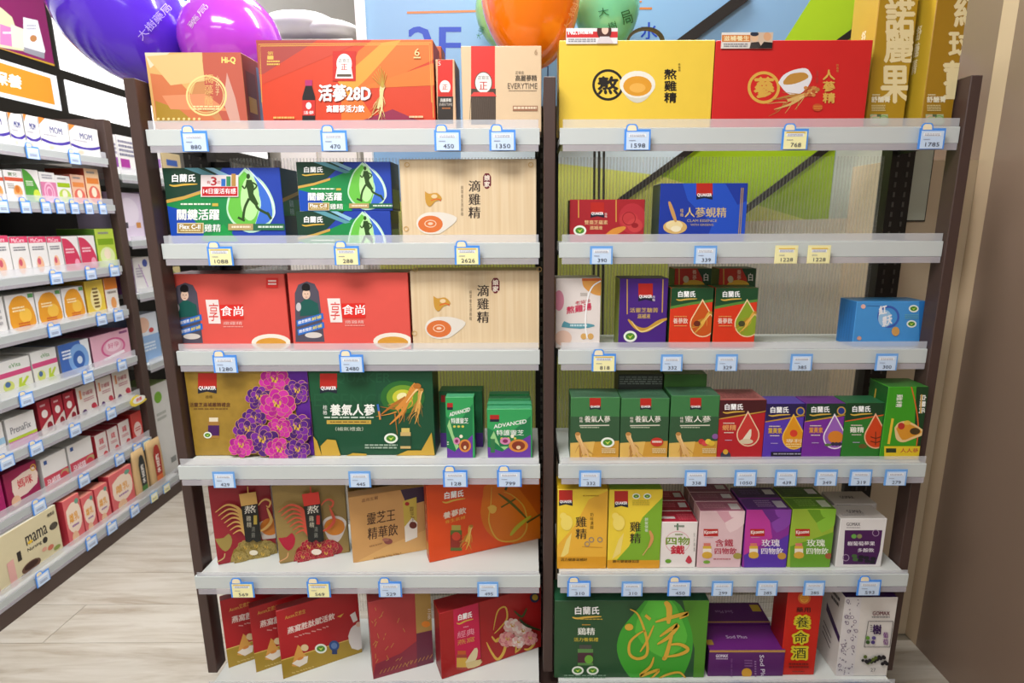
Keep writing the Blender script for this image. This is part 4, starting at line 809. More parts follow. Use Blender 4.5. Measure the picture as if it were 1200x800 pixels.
a.line([(578, 738), (583, 716), (592, 711), (594, 724), (586, 735), (579, 742)], 2, '#d8b04a', 'brush_print', True); a.line([(570, 752), (576, 764), (583, 772), (590, 764), (592, 752), (584, 748), (580, 752)], 3.4, '#dcb24a', 'brush_print', True); a.line([(576, 745), (582, 751), (588, 742)], 2.6, '#dcb24a', 'brush_print', True); a.line([(604, 764), (610, 758), (612, 746), (606, 752), (604, 765)], 3, '#dcb24a', 'brush_print', True); a.line([(620, 744), (626, 752), (620, 760), (614, 760)], 3, '#dcb24a', 'brush_print', True)
for i, (x, y, r) in enumerate(((600, 733, 9), (594, 748, 9), (612, 738, 9), (620, 746, 8), (606, 750, 7))): peony(a, x, y, r, (('#e8b8b4', '#f0e0d8'), ('#d87a84', '#e8a09c'))[i % 2], 'peony_print', i + 20, '#e8c4b0')
a.line([(607, 722), (615, 730), (632, 736)], 3, '#2a3a1c', 'brush_print', True); a.line([(601, 713), (610, 720), (616, 710)], 2.6, '#3a4a1c', 'brush_print', True); a.ell(625, 698, 5.5, 5.5, '#2a3050', 'seal_print'); a.ell(625.5, 697.5, 3.5, 3.5, '#b8983c', 'seal_print')
a.done(); 
# ------------------------------------------------------------------ second shelf, right bay
a = carton('supplement_carton', 'red jujube tonic carton with round brand block and fruit', 668, 756, 233.6, S2, 1.350, .08, ('#a8242c', '#3a2a24', '#8a1c22'))
a.line([(678, 234), (678, 255)], 1.2, '#d8a04a', sm=0); a.line([(722, 234), (722, 260)], 1.2, '#d8a04a', sm=0); a.ell(741, 256, 16, 18, '#b8303a', 'jujube_print'); a.ell(737, 257, 11, 9, '#c03a3e', 'jujube_print'); a.ell(744, 264, 9, 8, '#c84444', 'jujube_print'); a.ell(744, 264, 4, 3, '#9a2026', 'jujube_print'); a.ring(737, 256, 8, 1, '#9a2026', 'jujube_print')
a.poly([(709, 275), (718, 268), (731, 265), (733, 268), (722, 275)], '#d8903c', 'jujube_print', 2); emblem(a, 692, 237, 708, 255); a.t('雙棗芝蘊素', 685, 263, 712, 263, 5, '#ecc08a', .02); a.t('滋補液', 691, 269, 706, 269, 4.6, '#ecc08a', .02); leaf_badge(a, 679.5, 270, 7.5, 6); a.tv('桂格', 710, 249, 255, 3, '#f0e0d8'); a.done()
a = carton('supplement_carton', 'royal blue clam and ginseng essence carton with gold lettering', 774.3, 877, 214.6, S2, 1.345, .085, ('#1f3aa0', '#2a3f46', '#b8923c'))
a.poly([(800, 215), (850, 215), (870, 250), (835, 262), (806, 235)], '#2450c0'); a.poly([(840, 250), (876, 235), (874, 275), (830, 275)], '#2450c0'); emblem(a, 816, 213.5, 835, 234); a.tv('桂格', 799, 244, 254, 4, '#d8b872'); a.t('人蔘蜆精', 802.5, 254.5, 851, 254.5, 11.5, '#dcc07a', .01); a.t('CLAM ESSENCE', 805, 260, 840, 260, 3, '#c9b482'); a.t('WITH GINSENG', 809, 264.5, 836, 264.5, 2.4, '#c9b482')
a.ell(791, 266, 14, 8, '#d8b06a', 'clam_print'); a.ell(790, 264, 10, 6, '#ecd8a0', 'clam_print'); a.ell(792, 268, 6, 3.6, '#f4e8c4', 'clam_print'); a.line([(784, 236), (788, 248), (792, 260)], 4.5, '#c9985a', 'clam_print', True)
for i in range(2): a.line([(869.5 + i * 2 - .6, 220), (866 + i * 2 - .6, 274)], .9, '#b8963c', sm=0)
a.done()
# ------------------------------------------------------------------ third shelf, right bay
A_, B_ = P(651.5, 326, Y=1.345), P(704.6, 325.6, Y=1.352)
o_lab = 'white jelly carton with pastel fruit print and a clear hanging strip'
o = carton_mesh('jelly_carton', (A_.x, A_.y, S3), (B_ - A_).normalized() * 1, (B_ - A_).length, .075, A_.z - S3, ('#e9dfda', '#d8a898', '#d8cfc8')); tag(o, o_lab, 'box')
uu = Vector((B_.x - A_.x, B_.y - A_.y, 0)).normalized()
a = Art(o, (A_.x, A_.y, S3), uu, (0, 0, 1), (B_ - A_).length, A_.z - S3)
a.poly([(682, 327), (706, 327), (706, 345), (694, 344), (684, 336)], '#e2a050', 'fruit_print', 3); a.rect(682, 326, 706, 329, '#c8642c', 'fruit_print'); a.ell(655, 352, 6, 12, '#d88aa0', 'fruit_print'); a.ell(660, 396, 10, 9, '#e8c4b0', 'fruit_print')
a.t('老協珍', 674, 357, 692, 354, 4, '#c8324a', .02); a.t('熬雞湯', 664, 368, 693, 363, 8.5, '#d0385a', .03); a.poly([(658, 383), (661, 376), (668, 379), (690, 379), (697, 382), (680, 385)], '#5a9aa8', 'wave_print', 2); a.fine(668, 380, 688, 384, 1, '#c8e0e6')
a.ell(684, 394, 3.6, 3.6, '#d8a860'); a.ell(692, 394, 3.6, 3.6, '#d8a860'); a.fine(680, 343, 688, 347, 2, '#b8b0a8')
a.line([(704, 329), (694, 336), (688, 352), (686, 380), (688, 396)], 1.6, '#fbfbfb', 'clear_strip'); a.done()
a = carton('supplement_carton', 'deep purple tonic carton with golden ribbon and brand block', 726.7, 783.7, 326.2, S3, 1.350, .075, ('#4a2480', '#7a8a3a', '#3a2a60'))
a.line([(735, 327), (735, 368)], 1.3, '#c9a04e', sm=0); a.line([(777, 327), (776, 366)], 1.3, '#c9a04e', sm=0); emblem(a, 748, 332, 765, 353); a.tv('桂格', 766, 346, 353, 3.4, '#e8e0ec'); a.t('活靈芝糖菁', 738, 366, 771, 366, 5.5, '#d2b06a', .02); a.t('滋補液', 747, 373, 762, 373, 5.5, '#d2b06a', .02)
a.line([(736, 374), (746, 384), (758, 386), (772, 377), (783, 373)], 5, '#c99a3c', 'ribbon_print', True); a.line([(740, 376), (750, 388), (762, 385), (778, 376)], 1.6, '#f0d48a', 'ribbon_print', True); leaf_badge(a, 738.5, 394, 7.8, 6.6); a.done()
def red_drop(a, x, fill, k):
    a.poly([(x - 2, 336), (x + 52, 336), (x + 52, 351), (x + 24, 356), (x - 2, 360)], '#1f4a2a'); a.poly([(x - 2, 359), (x + 24, 354), (x + 52, 350), (x + 52, 353), (x + 24, 357), (x - 2, 362)], '#5a8a3a')
    blh(a, x + 8, 348, x + 28, 7); drop(a, x + 36.5, 350, 395, 15, fill, '#f0d0a0', 1.3); ginseng(a, x + 46, 366, 26, 2.3, 5, '#e2b04a', '#b8822c', 'drop_print', seed=k); a.ell(x + 30, 379, 4, 3.4, '#6a2a18' if k == 1 else '#4a4a2a', 'drop_print')
    a.t('養蔘飲', x + 2, 379, x + 19, 379, 6.5, '#f6dccb', .02); a.fine(x + 3, 370, x + 18, 372, 1, '#e89a5a'); a.fine(x + 3, 381, x + 18, 383, 1, '#e89a5a')
for k, (xl, xr, fill, lab) in enumerate(((786.8, 836.5, '#c8561c', 'with an amber drop, left one of the pair'), (839, 889, '#8aa02c', 'with an olive drop, right one of the pair'))):
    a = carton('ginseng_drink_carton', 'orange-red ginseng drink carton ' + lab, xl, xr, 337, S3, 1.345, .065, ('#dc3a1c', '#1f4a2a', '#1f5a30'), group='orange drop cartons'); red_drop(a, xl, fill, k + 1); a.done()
    b = carton('ginseng_drink_carton', 'red carton lying sideways on top behind the %s orange drop carton' % ('left', 'right')[k], xl + 4.5, xr - 2.5, 314.5, S3, 1.415, .065, ('#c8321c', '#2a4a2a', '#3a4a34'), group='orange drop cartons')
    b.poly([(xl + 30, 314), (xl + 60, 314), (xl + 60, 340), (xl + 38, 340), (xl + 36, 326)], '#1f4a2a'); b.line([(xl + 9, 314), (xl + 9, 340)], 1.6, '#d8a04a', sm=0); b.ell(xl + 26, 334, 13, 6, '#e0b23c', 'drop_print'); b.ell(xl + 17, 327, 3.4, 4, '#d8c8a0', 'drop_print'); b.tv('養蔘', xl + 27, 315.5, 328, 5, '#f0d0b0'); b.t('白', xl + 38, 329, xl + 43, 329, 9, '#f0ece0', .02); b.done()
a = carton('nutrition_carton', 'sky blue carton with swirl lettering, alone near the right post', 1004.5, 1087.5, 353, S3, 1.350, .075, ('#4a96d8', '#2a78c0', '#3a80b8'))
a.rect(1077, 352, 1090, 400, '#2a72b8'); a.ring(1041, 371, 13, 2.6, '#3f5fb4', 'swirl_logo', 13); a.ell(1037, 373, 8, 10, '#9cc4e6', 'swirl_logo'); a.t('紅', 1030, 369, 1039, 367, 10, '#f2f0f4', .04); a.t('景天', 1034, 383, 1045, 379, 11, '#f2f0f4', .04); a.ell(1011.5, 359, 2.8, 2.6, '#e8b4a8'); a.line([(1016, 358), (1031, 358.5)], .7, '#3a70b0', sm=0); leaf_badge(a, 1070.5, 361.5, 5.8, 4.4); leaf_badge(a, 1068, 379.3, 5.8, 4.4); a.fine(1060, 368, 1076, 374, 3, '#6ab0c8'); a.ell(1006.5, 396, 2.6, 2.4, '#d8a08a')
a.ell(1049, 388, 4.6, 5.4, '#d8a05a', 'amber_print'); a.done()
s_ = side_left(a); 
for i in range(5): s_.line([(18 + i * 15, 15), (16 + i * 15, 90)], 3, '#1f62a8', sm=0)
s_.done()
# ------------------------------------------------------------------ fourth shelf, right bay
def yangqi(a, x, title, k):
    y = 466
    a.rect(x - 3, y + 22, x + 62, y + 53, '#35583a'); a.poly([(x - 3, y + 53), (x + 62, y + 50), (x + 62, y + 90), (x - 3, y + 90)], '#d09a3a'); a.poly([(x - 3, y + 53), (x + 28, y + 51), (x + 20, y + 90), (x - 3, y + 90)], '#e2b860')
    emblem(a, x + 22, y, x + 35, y + 14); a.tv('桂格', x + 12, y + 22, y + 29, 4, '#ece8da'); a.t(title, x + 16, y + 28.5, x + 46, y + 28.5, 7.5, '#f0ece0', .02); a.line([(x + 10, y + 32.5), (x + 45, y + 32)], 1.2, '#dcd8c4', sm=0); a.fine(x + 11, y + 34, x + 33, y + 36, 1, '#b8c4a8')
    ginseng(a, x + 8, y + 42, 32, 1.25, 7, '#e2b478', '#b98444', seed=k + 2)
    if k == 0: leaf_badge(a, x + 43, y + 52, 8, 6)
    elif k == 1: a.ell(x + 41.5, y + 51.5, 7.5, 5.2, '#c8382c', 'red_badge'); a.fine(x + 36, y + 50, x + 47, y + 54, 1, '#f0d8d0', part='red_badge')
    else:
        for i, c in enumerate(('#c83a3a', '#d84a4a', '#e8c84a', '#e0b83a', '#8a5a9a')): a.ell(x + 35 + i * 4, y + 51 + (i % 2) * 2 - (6 if i == 4 else 0), 3.6, 3.2, c, 'fruit_print')
    a.fine(x + 36, y + 59, x + 52, y + 65, 3, '#e8d8a8')
G4 = ('#3f7a46', '#28552f', '#466f54')
for k, (xl, xr, yt, ti, lab) in enumerate(((669, 727, 465.5, '養氣人蔘', 'green ginseng tonic carton with a leaf badge, nearest the middle post'), (728.2, 785, 466.5, '養氣人蔘', 'green ginseng tonic carton with a red oval badge'), (786.8, 844, 463.5, '蜜人蔘', 'green honey ginseng carton with berries printed on it'))):
    a = carton('ginseng_tonic_carton', lab, xl, xr, yt, S4, 1.290, .075, G4, group='green ginseng tonic cartons', yref=467); yangqi(a, xl, ti, k); a.done()
    f_ = face_top(a); f_.fine(12, 20, 88, 85, 5, '#547a60'); f_.done()
    if k:
        b = carton('ginseng_tonic_carton', ('dark topped carton standing behind the red-badge green carton', 'pale green topped carton standing behind the honey ginseng carton')[k - 1], (725, 779)[k - 1], (777, 829)[k - 1], 438.5, S4, 1.370, .07, (('#3a3f3a', '#2a302a', '#3c423c'), ('#4a7a3a', '#3a5a2e', '#6a8a4a'))[k - 1], group='green ginseng tonic cartons')
        b.fine(726, 441, 776, 451, 4, '#7a827a') if k == 1 else None; b.done()
def drop_box(a, x, y, c1, dark, fill, edge, title, tcol, fruit, band='#c9963c', sc=1.0):
    a.poly([(x - 3, y - 2), (x + 60, y - 2), (x + 60, y + 12), (x + 22, y + 18), (x - 3, y + 21)], dark); a.line([(x - 3, y + 21), (x + 22, y + 17), (x + 58, y + 11)], 1.6, band, 'gold_band', True)
    blh(a, x + 6, y + 10, x + 27, 7)
    drop(a, x + 33, y + 11, y + 53, 13.5, fill, edge, 1.4); fruit(a, x + 33, y + 39)
    a.t(title, x + 3, y + 34, x + 19, y + 34, 6.5, tcol, .025); a.fine(x + 4, y + 25, x + 17, y + 27, 1, '#e8d8c8'); a.fine(x + 5, y + 36, x + 16, y + 38, 1, '#e8d8c8'); a.fine(x + 6, y + 45, x + 14, y + 46.5, 1, '#c8b8d8')
def fr_clam(a, cx, cy): a.poly([(cx - 8, cy + 8), (cx + 2, cy - 6), (cx + 4, cy - 4), (cx + 2, cy + 6)], '#e8dcc4', 'drop_print', 2); a.ell(cx - 2, cy + 8, 8, 3, '#d8c8a8', 'drop_print')
def fr_amber(a, cx, cy): a.ell(cx, cy - 5, 4.5, 4.2, '#d8402c', 'drop_print'); a.t('專利', cx - 9, cy + 6, cx + 9, cy + 6, 4.5, '#f4e0b8', .02, 'drop_print'); a.fine(cx - 9, cy + 7, cx + 9, cy + 12, 2, '#f4d890', part='drop_print')
def fr_orange(a, cx, cy): a.ell(cx + 1, cy, 9, 7.5, '#d8822c', 'drop_print'); [a.ell(cx - 2 + i * 4, cy + 8, 2.6, 2.2, '#3a3048', 'drop_print') for i in range(3)]; a.ell(cx - 8, cy + 9, 4, 1.6, '#5a7a3a', 'drop_print')
def fr_sprig(a, cx, cy): a.line([(cx, cy - 6), (cx, cy + 10)], 1.2, '#6a2a14', 'drop_print', sm=0); [a.line([(cx - 6, cy + i * 5), (cx, cy + 2 + i * 5), (cx + 6, cy + i * 5)], 1.2, '#6a2a14', 'drop_print', sm=0) for i in range(2)]; a.ell(cx - 15, cy + 11, 5, 2.6, '#6a5a2a', 'drop_print')
a = carton('essence_carton', 'red clam essence carton with pearl-edged drop', 843.5, 898.3, 468.5, S4, 1.292, .09, ('#b8222a', '#8a1820', '#b06a64'), yref=472); drop_box(a, 843.5, 470, '', '#4a1c20', '#c83a34', '#e8c4a0', '蜆精', '#e8a060', fr_clam); a.ell(850, 533, 6, 5, '#3a3a4a', 'seal_print'); a.ell(850, 529, 3, 3, '#d8a83a', 'seal_print'); a.done(); f_ = face_top(a); f_.fine(10, 15, 90, 90, 5, '#8a4a48'); f_.done()
a = carton('essence_carton', 'blue-violet lutein carton with amber drop', 898.6, 944, 472.8, S4, 1.292, .06, ('#5a3ab0', '#3a2478', '#5a48a8'), yref=474); drop_box(a, 897, 473.5, '', '#2a2050', '#e0951f', '#f0c04a', '葉黃素', '#d8b048', fr_amber); a.rect(903, 529, 943, 534, '#1f1a2c', 'info_strip'); a.fine(906, 530.5, 940, 533, 1, '#a8a4b8', part='info_strip'); a.ell(937.5, 481.5, 5.2, 5.2, '#c8a04a', 'medal_print'); a.ell(937.5, 481.5, 3.8, 3.8, '#2a3a8a', 'medal_print'); a.done()
a = carton('essence_carton', 'magenta violet lutein carton with orange fruit in the drop', 945.2, 991.7, 472.5, S4, 1.292, .06, ('#7a2f9c', '#4a1c66', '#6a2f8a'), yref=474); drop_box(a, 945, 473, '', '#1f3a2c', '#9a62b8', '#f0e4f0', '葉黃素', '#e09a48', fr_orange); a.ell(985.5, 481, 5.2, 5.2, '#c8a04a', 'medal_print'); a.ell(985.5, 481, 3.8, 3.8, '#2a3a8a', 'medal_print'); a.done()
a = carton('essence_carton', 'green chicken essence carton with orange-red drop', 992.3, 1039.5, 472, S4, 1.292, .06, ('#2f7a2c', '#1f4a20', '#2a6a44'), yref=474); drop_box(a, 993, 472.5, '', '#1c3f24', '#d0451c', '#f0b890', '雞精', '#eef0e0', fr_sprig, '#d8622c'); a.done()
a = carton('essence_carton', 'green chicken essence carton lying on its side by the right post', 1041.5, 1088.5, 453, S4, 1.286, .075, ('#3f9a22', '#1f5a24', '#3a7a34'), yref=454)
a.poly([(1074, 452), (1095, 452), (1085, 540), (1076, 540), (1072, 495)], '#1c3f20'); a.line([(1068, 453), (1073, 475), (1076, 500), (1074, 522)], 1.4, '#d8622c', 'gold_band'); a.t('白蘭氏', 1078.5, 463, 1076.5, 484, 0, '#f0f0ea', .03, 'brand_lettering', hx=7); a.line([(1080, 462), (1078.5, 484)], 1.8, '#c9a04a', 'brand_swoosh', sm=0)
a.t('雞精', 1051, 462, 1049.5, 477, 0, '#f0f0e2', .02, hx=7); a.poly([(1048, 501), (1053, 495), (1062, 493), (1072, 497), (1084, 507), (1070, 514), (1058, 518), (1050, 514)], '#e8c48a', 'drop_print', 3); a.poly([(1050, 502), (1055, 497), (1063, 496), (1071, 499), (1080, 506), (1068, 512), (1057, 515)], '#d8932c', 'drop_print', 3)
a.ell(1056, 499, 4, 4, '#b8342c', 'drop_print'); a.ell(1063, 495, 4, 2.6, '#e0b848', 'drop_print'); a.ell(1072, 505, 6, 4, '#4a3a20', 'drop_print'); a.line([(1046, 490), (1041, 520)], 3, '#e2c03a', sm=0); a.rect(1036, 522.5, 1086, 538, '#e6c62c', 'yellow_strip'); a.rect(1038, 525, 1050, 530, '#2a3a24', 'yellow_strip'); a.t('人人蔘', 1055, 530, 1076, 530, 5, '#b8323a', .02, 'yellow_strip'); a.done()
s_ = side_left(a); s_.t('白蘭氏', 56, 40, 56, 75, 0, '#f0f0ea', .02, hx=22); s_.line([(38, 10), (30, 90)], 6, '#c8a03a', sm=0); s_.done()
# ------------------------------------------------------------------ fifth shelf, right bay
def chickbox(a, x, green):
    if green: a.poly([(x + 64, 582), (x + 40, 606), (x + 24, 640), (x + 4, 662), (x + 64, 662)], '#7fae2c')
    else: a.poly([(x + 38, 585), (x + 62, 574), (x + 62, 655), (x, 655), (x, 640), (x + 22, 615)], '#eab238')
    a.poly([(x + 4, 655), (x + 12, 632), (x + 18, 624), (x + 14, 648)], '#f0d878'); a.rect(x - 4, 652 if not green else 656, x + 66, 670, '#dc9c24')
    emblem(a, x + 3 + (4 if green else 0), 574 + green, x + 19 + (4 if green else 0), 592.5 + green * 2)
    a.tv('雞精', x + 29 + green * 2.5, 604 + green * 6, 632 + green * 5, 12.5, '#3a3220', .02)
    a.tv(('奶味濃醇', '銀髮保養')[green], x + 41.5 + green * 3, (600, 606)[green], (620, 623)[green], 4, '#6a5418' if not green else '#e6f0d8'); a.fine(x + 31, 580, x + 50, 582, 1, '#b08a1c') if not green else None
    a.t(('活力健康滋補好', '勝可健健康如意')[green], x + 5, (657, 659)[green], x + 36, (657, 659)[green], 3.6, '#5a4414', .02)
    if green:
        leaf_badge(a, x + 32.5, 581, 4.6, 3.4); leaf_badge(a, x + 45.5, 581, 4.6, 3.4); a.fine(x + 28, 586, x + 48, 592, 3, '#c8b43a'); a.line([(x + 48, 621), (x + 51, 630), (x + 47, 641)], 4, '#d89a5a', 'ginseng_print', True); a.line([(x + 47, 640), (x + 40, 650)], 1.2, '#d8b06a', 'ginseng_print', sm=0)
    else:
        for i, (dx, dy) in enumerate(((36, 637), (41, 632), (51, 632))): a.ring(x + dx, dy, 3.2, 1.1, '#9a8a78', 'molecule_print')
        a.line([(x + 30, 640), (x + 54, 641)], .6, '#c8922c', sm=0)
    a.ell(x + 12, 612, 7, 9, '#f4dc6a', 'bird_print'); a.ell(x + 8, 604, 4, 4, '#f4dc6a', 'bird_print')
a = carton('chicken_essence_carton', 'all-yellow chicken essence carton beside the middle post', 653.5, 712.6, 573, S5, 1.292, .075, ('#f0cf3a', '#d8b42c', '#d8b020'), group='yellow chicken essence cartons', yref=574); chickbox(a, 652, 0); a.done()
a = carton('chicken_essence_carton', 'yellow and green chicken essence carton with two leaf badges', 714, 777, 573.5, S5, 1.292, .075, ('#f0d23c', '#c8b42c', '#7fa826'), group='yellow chicken essence cartons', yref=574); chickbox(a, 713, 1); a.done()
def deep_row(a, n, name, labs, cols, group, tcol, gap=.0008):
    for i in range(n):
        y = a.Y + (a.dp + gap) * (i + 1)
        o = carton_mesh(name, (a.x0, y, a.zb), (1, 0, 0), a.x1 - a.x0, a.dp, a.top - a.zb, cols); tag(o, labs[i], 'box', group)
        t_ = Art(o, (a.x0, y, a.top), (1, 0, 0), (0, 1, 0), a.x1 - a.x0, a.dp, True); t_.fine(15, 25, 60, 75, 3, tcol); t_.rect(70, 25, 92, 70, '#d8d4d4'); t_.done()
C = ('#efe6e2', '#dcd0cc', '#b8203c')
a = carton('iron_tonic_carton', 'white carton with red top and green lettering, front of its row', 775.5, 818, 611.3, S5, 1.294, .055, C, group='white and red iron tonic cartons')
a.ring(794, 635, 14.5, .8, '#e0a8b0', 'ring_print', 13); a.t('四物', 780.5, 638, 808, 638, 9, '#7a9a2c', .03); a.t('鐵', 786, 649, 802, 649, 10, '#c8243c', .03); a.line([(794, 613), (794, 621)], 2, '#5a7a5a', sm=0); a.fine(790, 615, 802, 619, 1, '#7a8a7a'); a.fine(791, 625, 800, 628, 1, '#8a9a6a'); a.ell(783, 657, 3.6, 2.4, '#6aa02c'); a.poly([(803, 657), (807, 650), (811, 657), (807, 660)], '#c8384a', 'artwork', 2); a.tv('女人補鐵', 813.5, 623, 646, 2, '#9a9a90'); a.done()
f_ = face_top(a); f_.rect(0, 52, 42, 72, '#e6dcdc'); f_.fine(50, 30, 95, 90, 4, '#d85a6c'); f_.done()
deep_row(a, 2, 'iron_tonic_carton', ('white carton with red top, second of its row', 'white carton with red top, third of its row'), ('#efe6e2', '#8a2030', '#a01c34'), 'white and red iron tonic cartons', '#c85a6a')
def sirose(a, x, c_sash, c_sash2, tcol, l1, l2, red='#b8241f'):
    a.poly([(x + 19, 597), (x + 36, 597), (x + 53, 602), (x + 38, 618), (x + 28, 610)], c_sash, 'sash_print', 2); a.poly([(x + 30, 612), (x + 54, 600), (x + 54, 612), (x + 36, 624)], c_sash2, 'sash_print', 2); a.poly([(x + 34, 597), (x + 54, 596), (x + 54, 603), (x + 38, 606)], c_sash2, 'sash_print', 2)
    a.rect(x + 5, 619.5, x + 22, 628, red, 'brand_block'); a.t('Kjcosme', x + 6, 626.5, x + 21, 625.5, 5, '#f6e8e4', .03, 'brand_block'); a.fine(x + 6, 629, x + 16, 630.5, 1, '#c8a0a8')
    a.t(l1, x + 18.5, 640, x + 39.5, 640, 8.5, tcol, .02); a.t(l2, x + 18, 649, x + 43.5, 649, 7.5, tcol, .02)
    jar(a, x + 9, 636, 653, 10, '#d87a6a', '#f0e4d0', '#d8b03c', 'jar_print'); a.ell(x + 9, 650, 6, 4, '#d8a83a', 'jar_print')
a = carton('iron_tonic_carton', 'pale pink carton with rose sash and red brand block, front of its row', 820.6, 873, 598.6, S5, 1.294, .05, ('#e2c0c4', '#c8a8a8', '#b06a80'), group='pink iron tonic cartons', yref=599); sirose(a, 819.5, '#d8a0ae', '#ecd0d2', '#b8304a', '含鐵', '四物飲'); a.ell(864, 651, 5, 3.6, '#a89a4a', 'gold_seal'); a.fine(836, 654, 856, 656, 1, '#b8505a'); a.ell(828, 658, 4, 2, '#7aa83a'); a.done()
f_ = face_top(a); f_.rect(72, 25, 94, 82, '#e0d8d8'); f_.fine(12, 30, 62, 80, 3, '#c88a98'); f_.done()
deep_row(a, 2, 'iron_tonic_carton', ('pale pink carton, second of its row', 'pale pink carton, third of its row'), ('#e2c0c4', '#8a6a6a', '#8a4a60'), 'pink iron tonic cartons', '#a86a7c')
a = carton('rose_drink_carton', 'magenta and purple rose drink carton, front of its row', 875, 927.5, 597, S5, 1.294, .06, ('#8a2f96', '#4a1a6a', '#5a2a7a'), group='purple rose drink cartons', yref=598); a.poly([(874, 596), (900, 596), (905, 630), (872, 650)], '#c03a9a'); a.poly([(872, 650), (900, 640), (926, 625), (926, 665), (872, 665)], '#5a34a8'); sirose(a, 874, '#6a2a86', '#8a44a8', '#f2e8f4', '玫瑰', '四物飲'); a.ell(916, 651, 5, 4, '#c8963c', 'gold_seal'); a.done()
f_ = face_top(a); f_.rect(72, 25, 94, 82, '#c8c0cc'); f_.fine(30, 20, 66, 85, 4, '#a884b8'); f_.done()
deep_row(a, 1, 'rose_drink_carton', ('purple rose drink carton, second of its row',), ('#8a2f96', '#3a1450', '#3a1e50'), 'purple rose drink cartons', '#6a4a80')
a = carton('rose_drink_carton', 'lime green rose drink carton, front of its row', 929, 980, 596.3, S5, 1.294, .06, ('#9cba3a', '#5a7a1c', '#5a8a1c'), group='lime rose drink cartons', yref=597); a.poly([(926, 665), (926, 640), (980, 622), (980, 665)], '#6aa02c'); sirose(a, 927, '#6a9a24', '#8ac03a', '#f2f4e6', '玫瑰', '四物飲'); a.ell(971, 651, 4.4, 3.4, '#a85a3a', 'gold_seal'); a.done()
f_ = face_top(a); f_.rect(72, 25, 94, 82, '#d0d8c0'); f_.fine(20, 20, 64, 85, 4, '#8ab84a'); f_.done()
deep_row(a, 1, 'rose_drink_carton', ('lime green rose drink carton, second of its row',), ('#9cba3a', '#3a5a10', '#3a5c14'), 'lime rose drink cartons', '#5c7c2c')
a = carton('berry_drink_carton', 'white berry drink carton with plum purple panel, front of its row', 985.3, 1040, 607.5, S5, 1.294, .07, ('#e6e2e0', '#b0aaa6', '#cfc8c2'), group='white berry drink cartons', yref=608)
a.poly([(990, 621), (1034, 621), (1031, 645), (1026, 661), (988, 661)], '#4a1c54', 'plum_panel'); a.t('GOMAX', 992, 616, 1008, 616, 4, '#4a4448', .02); a.fine(992, 617.5, 1008, 619, 1, '#8a8488'); a.t('樹葡萄莓果', 993, 639, 1025, 639, 5, '#f0e8f0', .02, 'plum_panel'); a.t('多酚飲', 1005, 646.5, 1024, 646.5, 4.6, '#f0e8f0', .02, 'plum_panel'); a.ell(1000.5, 628, 3, 2.6, '#6aa84a', 'plum_panel'); a.ell(1007, 628, 3, 2.6, '#8a8a5a', 'plum_panel')
a.ring(1026, 624, 4, .7, '#b8a0b8', 'plum_panel'); a.ring(991, 653, 4, .7, '#b8a0b8', 'plum_panel')
for i in range(16): a.ell(1000 + (i * 7) % 27, 651 + (i * 5) % 8, 2.2, 2, '#1f1a24' if i % 4 else '#4a6a3a', 'berry_print')
a.done(); f_ = face_top(a); f_.t('GOMAX', 30, 60, 62, 60, 22, '#5a5458', .02); f_.fine(10, 65, 60, 85, 2, '#a8a2a0'); f_.done()
b = carton('berry_drink_carton', 'white berry drink carton standing higher behind its twin', 978, 1028, 590, S5, 1.368, .07, ('#c8c0ba', '#a8a09a', '#b8b0a8'), group='white berry drink cartons'); b.t('GOMAX', 980, 594.5, 996, 594.5, 3.4, '#4a4448', .02); b.done(); f_ = face_top(b); f_.t('GOMAX', 30, 60, 62, 60, 22, '#4a4448', .02); f_.done()
# ------------------------------------------------------------------ lowest shelf, right bay
a = carton('gift_carton', 'dark green gift carton with bright green pear shape and gold brushwork', 650, 831, 703.5, S6, 1.280, .09, ('#28502f', '#1a3822', '#24583a'), yref=704)
a.poly([(800, 703), (832, 703), (832, 800), (812, 800), (814, 760)], '#4f8a26'); a.poly([(756, 703), (790, 703), (806, 725), (812, 752), (806, 780), (790, 800), (750, 800), (732, 785), (723, 762), (727, 740), (740, 722)], '#3fa02e', 'pear_print', 3); a.poly([(760, 703), (786, 703), (800, 728), (804, 752), (776, 770), (744, 740)], '#58b83a', 'pear_print', 3)
blh(a, 674, 719.5, 702, 9); a.fine(680, 724.5, 706, 726.5, 1, '#c9a83a'); a.fine(682, 731, 692, 733, 1, '#c8963c'); a.t('鷄精', 677, 743.5, 697, 743.5, 8.5, '#eef0e6', .02); a.t('活力養氣禮', 672.5, 751, 701, 751, 4.5, '#d8c23a', .01); jar(a, 686, 755, 779, 18, '#4a4a44', '#4a2a34', '#5a8a4a'); a.ell(690, 772, 5, 5, '#6aa83a', 'jar_print'); leaf_badge(a, 677, 785, 7, 5); leaf_badge(a, 694.5, 785, 7, 5); a.fine(661, 790, 710, 797, 3, '#7a9a80')
GB = '#d8aa3a'
a.line([(738, 713), (748, 720), (757, 745), (758, 765), (748, 771), (738, 766), (738, 752), (748, 742), (756, 738)], 3.4, GB, 'brush_print', True); a.ell(737, 734, 5, 4, GB, 'brush_print'); a.line([(750, 763), (758, 750), (766, 732)], 2.6, GB, 'brush_print', True); a.line([(756, 720), (762, 725)], 4, GB, 'brush_print', True)
